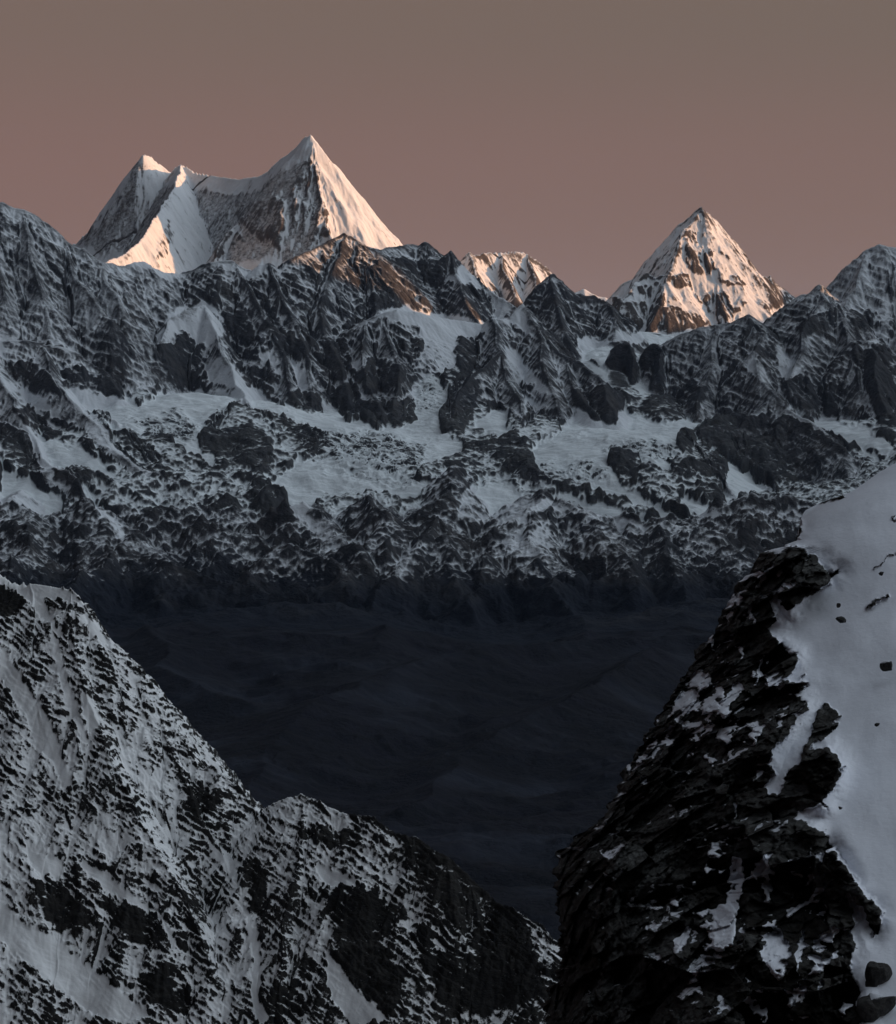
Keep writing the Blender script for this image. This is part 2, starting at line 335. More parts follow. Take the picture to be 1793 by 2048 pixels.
# ------------------------------------------------------------ far mountains: ridges traced as (px, py, distance km)
# (mountain id, front slope, back slope, crest jaggedness m, width of influence km, points)
RIDGES = [
 # twin peak massif
 (1, 1.5, 1.6, 10, 3.0, [(60,540,24.9),(140,490,24.6),(165,474,24.5),(210,440,24.3),(237,410,24.2),(250,385,24.15),(262,345,24.1),(272,325,24.05),(288,308,24.0),(300,312,24.15),(318,328,24.25),(343,345,24.3)]),
 (1, 1.5, 1.5, 4, 3.0, [(343,345,24.3),(352,334,24.0),(362,328,23.8),(390,342,23.6),(430,352,23.3),(480,357,22.9),(520,352,22.6),(545,335,22.4),(575,305,22.15),(600,284,21.95),(612,274,21.85),(622,271,21.8)]),
 (1, 1.2, 1.5, 15, 3.0, [(622,271,21.8),(634,283,21.9),(648,308,22.05),(655,318,22.1),(668,328,22.2),(680,345,22.3),(690,360,22.4),(697,376,22.45),(715,405,22.6),(735,430,22.7),(755,446,22.8),(775,470,22.9),(800,488,23.0),(850,520,23.1),(950,620,23.2)]),
 (1, 1.5, 1.5, 9, 2.2, [(362,328,23.8),(352,362,22.9),(338,396,21.9),(304,442,21.0),(282,480,20.5),(250,505,20.1),(205,525,19.8),(150,560,19.6)]),
 (1, 1.35, 1.9, 12, 2.2, [(622,271,21.8),(624,312,21.6),(634,348,21.4),(643,398,21.15),(655,450,20.95),(670,480,20.8),(690,540,20.5)]),
 (1, 1.5, 1.7, 9, 1.6, [(624,312,21.6),(592,345,21.65),(560,384,21.6),(520,420,21.55),(480,440,21.5),(450,470,21.3),(430,520,21.0)]),
 (2, 1.2, 1.2, 8, 2.0, [(700,480,25.4),(735,440,25.3),(752,432,25.3),(765,445,25.3),(780,462,25.4),(800,486,25.5),(830,520,25.5)]),
 # flat topped peak
 (6, 1.4, 1.3, 13, 2.0, [(900,540,23.2),(925,515,23.1),(940,504,23.1),(958,508,23.25),(980,507,23.4),(1000,504,23.5),(1020,502,23.6),(1045,504,23.75),(1062,510,23.85),(1080,520,23.95),(1094,530,24.0),(1110,560,24.1)]),
 (6, 1.6, 1.9, 12, 1.2, [(940,504,23.1),(958,560,22.6),(975,600,22.3)]),
 (6, 1.6, 1.9, 12, 1.2, [(1000,504,23.5),(1012,545,23.1),(1034,590,22.7)]),
 (6, 1.6, 1.9, 12, 1.2, [(1055,506,23.8),(1068,550,23.3),(1082,600,22.9)]),
 (17, 1.0, 1.0, 8, 2.0, [(1120,600,26.6),(1150,582,26.5),(1165,577,26.5),(1185,585,26.5),(1215,597,26.5),(1230,610,26.5)]),
 # golden pyramid
 (8, 1.15, 1.5, 6, 2.6, [(1200,612,20.9),(1214,598,20.9),(1245,566,20.9),(1275,556,20.9),(1295,538,20.9),(1320,506,20.95),(1340,476,21.0),(1355,447,21.0),(1375,435,21.0),(1390,420,21.0),(1399,413,21.0)]),
 (8, 1.3, 1.5, 13, 2.6, [(1399,413,21.0),(1410,423,21.1),(1435,438,21.3),(1450,458,21.5),(1471,486,21.75),(1491,518,22.0),(1516,551,22.3),(1531,554,22.4)]),
 (8, 1.3, 1.6, 9, 2.0, [(1531,554,22.4),(1541,552,21.5),(1561,571,21.5),(1584,589,21.6),(1620,620,21.7)]),
 (8, 1.2, 1.6, 10, 1.8, [(1399,413,21.0),(1382,442,20.85),(1364,464,20.7),(1352,500,20.5),(1343,530,20.3),(1338,560,20.1),(1325,600,19.9),(1300,650,19.7)]),
 (8, 1.2, 1.6, 10, 1.8, [(1340,545,20.2),(1326,549,20.25),(1310,556,20.25),(1292,545,20.3),(1275,560,20.2),(1250,590,20.0),(1230,640,19.8)]),
 (8, 1.5, 1.5, 10, 1.4, [(1410,470,20.85),(1416,520,20.6),(1428,560,20.4),(1446,610,20.1),(1456,660,19.9)]),
  (8, 1.5, 1.7, 10, 1.3, [(1541,552,21.5),(1545,590,21.1),(1560,630,20.7),(1555,670,20.4)]),
 (8, 1.4, 1.5, 10, 1.3, [(1450,470,21.3),(1480,530,21.0),(1508,590,20.7),(1528,650,20.4)]),
 # far right peak
 (10, 1.25, 1.6, 6, 2.4, [(1640,640,18.1),(1671,592,18.1),(1697,556,18.1),(1722,516,18.1),(1742,496,18.1),(1762,485,18.1),(1793,493,18.1),(1830,520,18.1),(1900,590,18.1),(1960,680,18.1)]),
 (10, 1.8, 1.9, 10, 1.5, [(1742,496,18.1),(1722,545,17.75),(1700,590,17.5),(1690,640,17.2),(1700,700,16.9)]),
 (10, 1.8, 1.8, 10, 1.5, [(1800,497,18.1),(1790,560,17.7),(1800,640,17.3),(1790,720,16.9)]),
 # dark peak with lit tip
 (9, 1.25, 1.5, 7, 2.2, [(1510,668,16.7),(1526,656,16.7),(1566,617,16.7),(1590,592,16.7),(1598,588,16.7),(1621,586,16.7),(1630,572,16.6),(1637,567,16.6),(1645,572,16.6)]),
 (9, 1.7, 1.9, 9, 1.8, [(1645,572,16.6),(1660,590,16.5),(1682,632,16.25),(1700,670,16.0),(1706,732,15.6),(1722,780,15.3),(1746,802,15.15),(1775,850,14.9)]),
 (9, 1.7, 1.7, 9, 1.5, [(1640,569,16.6),(1650,600,16.4),(1630,620,16.25),(1610,660,16.0),(1600,710,15.75),(1585,760,15.5)]),
 (11, 1.6, 1.7, 7, 1.5, [(1690,700,15.9),(1708,682,15.8),(1725,690,15.8),(1742,680,15.8),(1762,697,15.8),(1800,715,15.8),(1860,760,15.8)]),
 (11, 1.8, 1.8, 9, 1.2, [(1742,680,15.8),(1750,760,15.3),(1770,830,14.9)]),
 # front spur between snow basin and dark peak
 (12, 1.25, 1.2, 8, 2.0, [(1260,745,16.3),(1300,705,16.3),(1330,686,16.3),(1360,671,16.3),(1395,656,16.3),(1430,650,16.3),(1461,646,16.3),(1480,636,16.25),(1496,625,16.2),(1505,640,16.2)]),
 (12, 1.6, 1.6, 8, 2.0, [(1505,640,16.2),(1508,664,16.0),(1526,664,15.95),(1540,690,15.9),(1570,720,15.85),(1605,735,15.8)]),
 (12, 1.6, 1.7, 9, 2.0, [(1526,664,15.95),(1510,705,15.7),(1530,760,15.35),(1552,790,15.15),(1575,812,15.0),(1605,835,14.85),(1650,862,14.6),(1690,900,14.3),(1700,950,14.0)]),
 (12, 1.5, 1.5, 9, 1.5, [(1552,790,15.15),(1500,830,15.02),(1475,862,14.9),(1490,920,14.55),(1540,980,14.25)]),
 (12, 1.5, 1.5, 9, 1.5, [(1575,812,15.05),(1600,870,14.75),(1625,930,14.45),(1640,985,14.2)]),
 (12, 1.5, 1.5, 9, 1.2, [(1430,650,16.3),(1420,720,15.85),(1400,790,15.45),(1395,830,15.25)]),
 (12, 1.6, 1.6, 9, 1.2, [(1475,862,14.9),(1430,858,14.9),(1398,872,14.8),(1410,915,14.5)]),
 (18, 2.0, 2.0, 6, .6, [(1225,700,16.35),(1240,690,16.35),(1262,692,16.3),(1270,720,16.15),(1262,760,15.95)]),
 (28, 1.9, 1.9, 6, .6, [(1290,705,16.2),(1310,686,16.25),(1325,700,16.15),(1315,740,15.9)]),
 (19, 1.7, 1.7, 6, .5, [(1222,930,13.75),(1238,912,13.8),(1262,912,13.8),(1275,935,13.65),(1280,960,13.5)]),
 (29, 1.7, 1.7, 6, .5, [(1345,905,13.95),(1370,888,14.05),(1395,900,13.95),(1440,940,13.65)]),
 (30, 1.6, 1.6, 6, .5, [(1345,960,13.45),(1400,935,13.6),(1440,955,13.5),(1470,985,13.3)]),
 # dark ridge right of centre
 (7, 1.35, 1.5, 9, 1.8, [(1060,600,17.6),(1085,570,17.6),(1099,547,17.6),(1114,546,17.6),(1134,566,17.6),(1159,585,17.6),(1194,591,17.6),(1214,600,17.5),(1225,625,17.3),(1232,660,17.1),(1238,690,17.0)]),
 (7, 1.7, 1.7, 9, 1.2, [(1105,546,17.6),(1110,600,17.2),(1130,650,16.9),(1145,690,16.7)]),
 # pointed dark peak with snow slope on its right
 (5, 1.4, 1.4, 6, 1.8, [(790,530,17.6),(820,522,17.6),(850,520,17.6),(868,514,17.6),(885,512,17.6),(900,501,17.6),(915,518,17.6),(935,540,17.6),(968,568,17.5),(1008,602,17.3),(1045,622,17.2)]),
 (5, 1.7, 1.8, 6, 1.4, [(900,501,17.6),(910,545,17.3),(930,600,16.9),(960,650,16.6)]),
 # reddish middle peak and its snow shoulder
 (4, 1.3, 1.3, 9, 2.0, [(330,560,16.4),(365,545,16.4),(385,540,16.4),(400,531,16.4),(425,524,16.4),(445,521,16.4),(465,522,16.4),(490,535,16.4),(508,541,16.4),(522,530,16.4),(538,524,16.4),(550,532,16.4),(562,540,16.4),(580,518,16.5),(600,509,16.6),(640,489,16.8),(665,477,16.9),(686,462,17.0),(702,472,17.0),(722,490,17.1),(750,499,17.1)]),
 (4, 1.0, 1.2, 4, 1.6, [(722,490,17.1),(760,498,17.4),(800,490,17.7),(824,486,17.8),(838,488,17.8),(849,480,17.8),(858,498,17.8),(869,512,17.8)]),
 (4, 1.7, 1.7, 10, 1.4, [(686,462,17.0),(680,510,16.7),(655,560,16.4),(640,610,16.1),(650,670,15.8),(680,740,15.4),(700,810,15.0)]),
 (4, 1.7, 1.7, 10, 1.4, [(538,524,16.4),(560,580,16.1),(590,640,15.8),(610,700,15.5),(620,770,15.2),(630,830,14.9)]),
 (4, 1.7, 1.7, 10, 1.4, [(470,523,16.4),(500,580,16.1),(540,650,15.7),(570,720,15.4),(590,790,15.0)]),
 (4, 1.8, 1.8, 10, 1.2, [(722,490,17.1),(745,560,16.6),(750,620,16.3),(735,700,15.8),(720,780,15.3),(715,840,14.9)]),
 # left wall
 (3, 1.35, 1.4, 9, 2.2, [(-160,380,15.9),(-60,398,15.9),(0,406,15.9),(20,415,15.9),(45,418,15.9),(60,424,15.9),(75,441,15.9),(90,452,15.9),(108,462,15.9),(125,478,15.9),(145,490,15.9),(166,496,15.9),(185,512,15.9),(205,522,15.95),(246,528,16.1),(290,522,16.2),(330,545,16.3),(365,548,16.4)]),
 (3, 1.9, 1.9, 6, 1.4, [(120,474,15.9),(150,545,15.55),(175,590,15.3),(200,620,15.15),(230,648,15.0)]),
 (3, 1.8, 1.8, 9, 1.2, [(40,417,15.9),(60,500,15.5),(90,590,15.1),(100,650,14.9)]),
 (3, 1.8, 1.8, 9, 1.2, [(-20,404,15.9),(-10,500,15.4),(10,600,15.0)]),
 (3, 1.8, 1.8, 9, 1.2, [(205,522,15.95),(215,570,15.6),(240,610,15.4)]),
 # left shoulder with snow caps
 (13, 0.95, 1.4, 7, 2.2, [(-160,660,14.7),(-60,672,14.7),(0,678,14.7),(45,679,14.7),(75,686,14.7),(100,688,14.7),(130,697,14.7),(150,706,14.7),(200,742,14.6),(240,790,14.4)]),
 (13, 1.1, 1.1, 9, 1.5, [(75,686,14.7),(120,760,14.2),(170,830,13.8),(230,900,13.4),(330,980,13.0),(420,1040,12.6)]),
 (13, 1.1, 1.1, 9, 1.2, [(-20,690,14.6),(10,780,14.0),(60,860,13.6),(110,930,13.2),(180,1000,12.8)]),
 (13, 1.1, 1.1, 6, .8, [(180,830,13.95),(225,845,13.9),(260,880,13.7),(310,925,13.4)]),
 # snow rib left of centre
 (14, 1.25, 1.3, 5, 1.6, [(395,612,15.9),(410,610,15.85),(432,660,15.55),(447,700,15.35),(462,725,15.15),(472,760,14.95),(487,790,14.7),(500,812,14.5),(530,850,14.2),(555,890,13.9),(570,930,13.6),(565,990,13.2),(600,1060,12.7)]),
 (14, 1.3, 1.3, 7, 1.0, [(410,610,15.85),(370,618,15.75),(335,640,15.6),(320,690,15.35)]),
 (14, 1.3, 1.3, 7, .8, [(487,795,14.7),(455,815,14.4),(425,845,14.1),(430,880,13.9),(480,920,13.6)]),
 (14, 1.4, 1.4, 8, .8, [(560,900,13.85),(520,960,13.4),(510,1000,13.1),(560,1040,12.8)]),
 # hanging glacier shelf
 (15, 1.5, 0.35, 4, 1.2, [(700,660,15.9),(735,640,15.9),(753,631,15.9),(775,624,15.9),(794,619,15.9),(820,623,15.95),(849,629,16.0),(880,634,16.1),(920,640,16.2),(975,648,16.3)]),
 (15, 1.8, 1.8, 8, .9, [(765,630,15.9),(790,700,15.5),(800,760,15.2),(790,820,14.85)]),
 (15, 1.8, 1.8, 8, .9, [(735,640,15.9),(720,700,15.5),(735,770,15.15),(770,830,14.8)]),
 # central buttress
 (16, 1.5, 1.5, 9, 1.6, [(970,650,16.3),(988,634,16.2),(1005,640,16.2),(1022,640,16.25),(1036,622,16.3),(1049,608,16.35),(1060,622,16.3),(1075,650,16.1),(1100,690,15.9),(1140,720,15.75),(1165,725,15.7),(1190,750,15.5),(1215,790,15.2),(1218,815,15.0)]),
 (16, 1.7, 1.9, 9, 1.6, [(988,634,16.2),(995,690,15.8),(1015,750,15.4),(1038,795,15.1),(1046,850,14.75),(1055,910,14.3),(1066,960,13.95),(1068,980,13.8)]),
 (16, 1.7, 1.7, 9, 1.2, [(1075,650,16.1),(1085,720,15.6),(1110,790,15.2),(1118,830,14.95)]),
 (16, 1.8, 1.8, 8, .9, [(1000,700,15.7),(960,740,15.4),(920,790,15.1),(905,850,14.7)]),
 (16, 1.6, 1.6, 8, .8, [(1046,850,14.75),(1000,870,14.5),(960,910,14.2),(940,960,13.8)]),
 (16, 1.6, 1.6, 8, .9, [(1130,720,15.75),(1150,790,15.3),(1190,830,14.95)]),
 # low foothill ridges above the valley
 (25, 1, 1, 1, 1, [(915,930,0),(900,985,0),(880,1040,0),(845,1090,0),(800,1140,0),(770,1195,0),(760,1260,0)]),
 (25, 1, 1, 1, 1, [(880,1040,0),(905,1100,0),(900,1170,0),(930,1230,0)]),
 (25, 1, 1, 1, 1, [(1068,985,0),(1040,1030,0),(1060,1080,0),(1100,1130,0),(1130,1200,0),(1180,1270,0)]),
 (25, 1, 1, 1, 1, [(1040,1030,0),(990,1080,0),(960,1150,0)]),
 (25, 1, 1, 1, 1, [(1110,1000,0),(1190,1030,0),(1290,1050,0),(1390,1058,0),(1440,1075,0)]),
 (25, 1, 1, 1, 1, [(1190,1030,0),(1220,1100,0),(1260,1180,0)]),
 (25, 1, 1, 1, 1, [(1320,1060,0),(1340,1110,0),(1365,1170,0),(1400,1240,0)]),
 (25, 1, 1, 1, 1, [(1440,1010,0),(1520,1000,0),(1600,1010,0),(1700,1040,0)]),
 (25, 1, 1, 1, 1, [(1440,1075,0),(1480,1130,0),(1500,1210,0)]),
 (25, 1, 1, 1, 1, [(180,1000,0),(230,1050,0),(260,1090,0),(330,1130,0),(430,1165,0),(560,1195,0),(660,1215,0)]),
 (25, 1, 1, 1, 1, [(230,1050,0),(215,1110,0),(170,1160,0),(120,1220,0)]),
 (25, 1, 1, 1, 1, [(30,980,0),(60,1050,0),(50,1120,0),(-20,1200,0)]),
 (25, 1, 1, 1, 1, [(330,1020,0),(430,1060,0),(560,1100,0),(650,1130,0),(700,1180,0)]),
 (25, 1, 1, 1, 1, [(600,1010,0),(660,1060,0),(700,1110,0),(690,1170,0)]),
 (25, 1, 1, 1, 1, [(740,1000,0),(770,1050,0),(760,1100,0)]),
]
BASE = [  # floor of glaciers, slopes and valley: (px, py, km)
 (-200,1400,9.0),(200,1400,9.0),(600,1400,9.0),(1000,1400,9.0),(1400,1400,9.0),(2000,1400,9.0),
 (-200,1700,6.3),(300,1700,6.3),(900,1700,6.3),(1400,1700,6.3),(2000,1700,6.3),
 (-200,2300,3.8),(900,2300,3.8),(2000,2300,3.8),
 (-200,1225,11.95),(100,1215,12.0),(400,1212,12.0),(650,1210,12.0),(850,1230,11.9),(1100,1230,11.95),(1400,1235,11.95),(1700,1230,11.95),(2000,1230,11.95),
 (-200,1230,11.2),(600,1228,11.2),(1400,1240,11.2),(2000,1230,11.2),
 (-200,1100,12.4),(100,1100,12.4),(400,1120,12.35),(600,1110,12.4),(800,1120,12.4),(1000,1110,12.5),(1300,1120,12.45),(1600,1100,12.5),(2000,1100,12.5),
 (-200,980,12.9),(100,960,13.1),(300,960,13.15),(450,960,13.2),(700,1000,13.0),(850,1000,13.0),(1000,1010,13.0),(1200,1010,13.1),(1400,1020,13.1),(1600,1010,13.1),(2000,1000,13.1),
 (200,850,13.9),(300,830,14.2),(380,870,13.9),(260,795,14.7),(380,790,14.8),(450,800,14.6),
 (620,860,14.2),(600,930,13.5),(700,940,13.4),(800,930,13.5),(880,940,13.5),
 (650,835,14.7),(720,852,14.7),(800,868,14.6),(880,870,14.5),(900,890,14.2),(700,880,14.2),(800,895,14.1),
 (860,720,15.6),(870,780,15.3),(870,830,14.95),(900,660,16.1),
 (1130,860,14.7),(1200,852,15.1),(1300,852,15.1),(1420,856,15.0),(1200,872,14.0),(1300,875,13.95),(1400,880,13.9),(1100,900,13.9),
 (1120,930,13.5),(1200,930,13.5),(1300,920,13.6),(1160,970,13.2),(1280,990,13.1),(1400,1030,12.8),(1350,960,13.3),
 (1430,950,13.9),(1500,992,14.1),(1580,1000,14.2),(1660,990,14.2),(1500,1020,13.3),(1380,1000,13.1),
 (1640,845,15.2),(1720,870,14.7),(1790,880,14.5),(1793,940,13.7),(1950,900,14.2),
 (1180,780,15.7),(1220,700,16.8),(1160,700,16.9),(1300,672,17.8),(1240,665,18.2),(1340,668,17.9),(1200,740,16.2),
 (1000,790,19.0),(700,790,19.0),(300,790,18.5),(0,790,18.0),(-250,790,18.0),(1500,780,19.5),(1800,780,19.8),(2050,780,19.8),
 (-200,850,15.6),(0,850,15.6),(150,850,15.6),(300,835,15.7),(450,835,15.8),(600,840,15.9),(740,840,15.9),(1010,840,15.9),(1090,840,15.9),(-100,840,16.6),(200,840,16.6),(450,840,16.6),(700,840,16.8),(1000,840,17.0),
 (1450,850,15.9),(1600,850,15.9),(1750,850,15.9),(1950,850,15.9),(1500,830,17.0),(1750,840,17.0),(2000,840,17.0),
 (-250,690,25.0),(400,690,25.0),(900,690,25.0),(1500,690,25.0),(2050,690,25.0),(-250,690,29.0),(2050,690,29.0),(900,690,29.0),
]
for _i, _r in enumerate(RIDGES):
    if _r[0] in (13, 14):
        RIDGES[_i] = _r = _r[:5] + ([(a, b, d + max(0, b - 1000) / 200 * 0.3) for a, b, d in _r[5]],)
    if _r[0] == 25:
        RIDGES[_i] = _r = (25, 0.75, 0.75, 14, 1.4, [(a, b, float(np.interp(b, [900, 960, 1000, 1100, 1215, 1290], [13.7, 12.95, 12.62, 11.9, 11.2, 10.8]))) for a, b, d in _r[5]])
    if _r[0] in (3, 4, 5, 7, 9, 10, 11, 12, 15, 16):
        RIDGES[_i] = (_r[0], max(0.85, _r[1] * (0.72 if _r[1] < 1.55 else 0.64)), _r[2] * 0.8, _r[3], _r[4], _r[5])

def rbf_fit(pts, c=350.0):
    A = np.array([P(a, b, d * 1000.0) for a, b, d in pts])
    xy, z = A[:, :2], A[:, 2]
    n = len(z)
    d = np.sqrt(((xy[:, None] - xy[None]) ** 2).sum(-1) + c * c)
    M = np.zeros((n + 3, n + 3)); M[:n, :n] = d; M[:n, n] = 1; M[:n, n + 1:] = xy / 1e4; M[n, :n] = 1; M[n + 1:, :n] = (xy / 1e4).T
    M[:n, :n] -= np.eye(n) * 60.0                   # slight smoothing
    w = np.linalg.solve(M, np.concatenate([z, [0, 0, 0]]))
    def f(X, Y):
        r = (w[n] + w[n + 1] * X / 1e4 + w[n + 2] * Y / 1e4).astype(F32)
        for i in range(n):
            r += F32(w[i]) * np.sqrt((X - F32(xy[i, 0])) ** 2 + (Y - F32(xy[i, 1])) ** 2 + F32(c * c))
        return r
    return f
_rbf = rbf_fit(BASE)
def base_f(X, Y):
    Zb = _rbf(X, Y)                                  # moraine mounds and old fans on the valley floor
    return Zb + smooth(-1120, -1320, Zb) * ((fbm(X / 950, Y / 800, 4, 171, ridged=True)) * 75 + fbm(X / 2600, Y / 2000, 2, 175) * 90) * smooth(3000, 6000, Y)

def ridge_field(X, Y, B, ridges, k=45.0):
    """highest of all ridge tents; returns height, distance to the ridge that wins, its id"""
    Z = B.copy(); Dm = np.full(X.shape, 3000, F32); ID = np.zeros(X.shape, np.int16)
    best = B.copy()
    for q, (mid, sf, sb, jag, infl, pts) in enumerate(ridges):
        W = np.array([P(a, b, d * 1000.0) for a, b, d in pts])
        s0 = 0.0
        for i in range(len(W) - 1):
            a, b = W[i], W[i + 1]
            rad = infl * 1000
            rows = np.nonzero((Y[:, 0] > min(a[1], b[1]) - rad) & (Y[:, 0] < max(a[1], b[1]) + rad))[0]
            if len(rows) == 0: continue
            r0, r1 = rows[0], rows[-1] + 1
            xm0, xm1 = min(a[0], b[0]) - rad, max(a[0], b[0]) + rad
            cols = np.nonzero((X[r0:r1].max(0) > xm0) & (X[r0:r1].min(0) < xm1))[0]
            if len(cols) == 0: continue
            c0, c1 = cols[0], cols[-1] + 1
            sl = (slice(r0, r1), slice(c0, c1))
            x = X[sl]; y = Y[sl]
            dx, dy = b[0] - a[0], b[1] - a[1]
            L2 = dx * dx + dy * dy + 1e-6
            t = np.clip(((x - F32(a[0])) * F32(dx) + (y - F32(a[1])) * F32(dy)) / F32(L2), 0, 1)
            ex = x - F32(a[0]) - t * F32(dx); ey = y - F32(a[1]) - t * F32(dy)
            d = np.sqrt(ex * ex + ey * ey) + F32(0.01)
            s = F32(sb) + F32(sf - sb) * (F32(0.5) - F32(0.5) * ey / d)
            ss = F32(s0) + t * F32(math.sqrt(L2))
            jg = F32(jag) * ((1.3 * perlin(ss / F32(210), np.full_like(ss, q * 2.3), 2) if jag > 2 else 0) + perlin(ss / F32(90), np.full_like(ss, q * 3.7), 3) + 0.6 * perlin(ss / F32(38), np.full_like(ss, q * 5.1), 4))
            z = F32(a[2]) + t * F32(b[2] - a[2]) + jg - s * F32(1765) * ((1 + d / 1500) ** F32(0.85) - 1)
            best_s = best[sl]
            win = z > best_s
            best_s[win] = z[win]
            Dm[sl][win] = d[win]; ID[sl][win] = mid
            zz = Z[sl]
            h = np.clip(0.5 + 0.5 * (z - zz) / F32(k), 0, 1)
            Z[sl] = zz + (z - zz) * h + F32(k * 0.25) * h * (1 - h)
            s0 += math.sqrt(L2)
    # keep the crests where they were traced
    Z = np.where(Dm < 150, best + (Z - best) * Dm / 150, Z)
    return Z, Dm, ID

def upsample(A, ri, ci):
    r0 = np.minimum(np.floor(ri).astype(int), A.shape[0] - 2); fr = (ri - r0).astype(F32)[:, None]
    T = A[r0] * (1 - fr) + A[r0 + 1] * fr
    c0 = np.minimum(np.floor(ci).astype(int), A.shape[1] - 2); fc = (ci - c0).astype(F32)[None, :]
    return T[:, c0] * (1 - fc) + T[:, c0 + 1] * fc

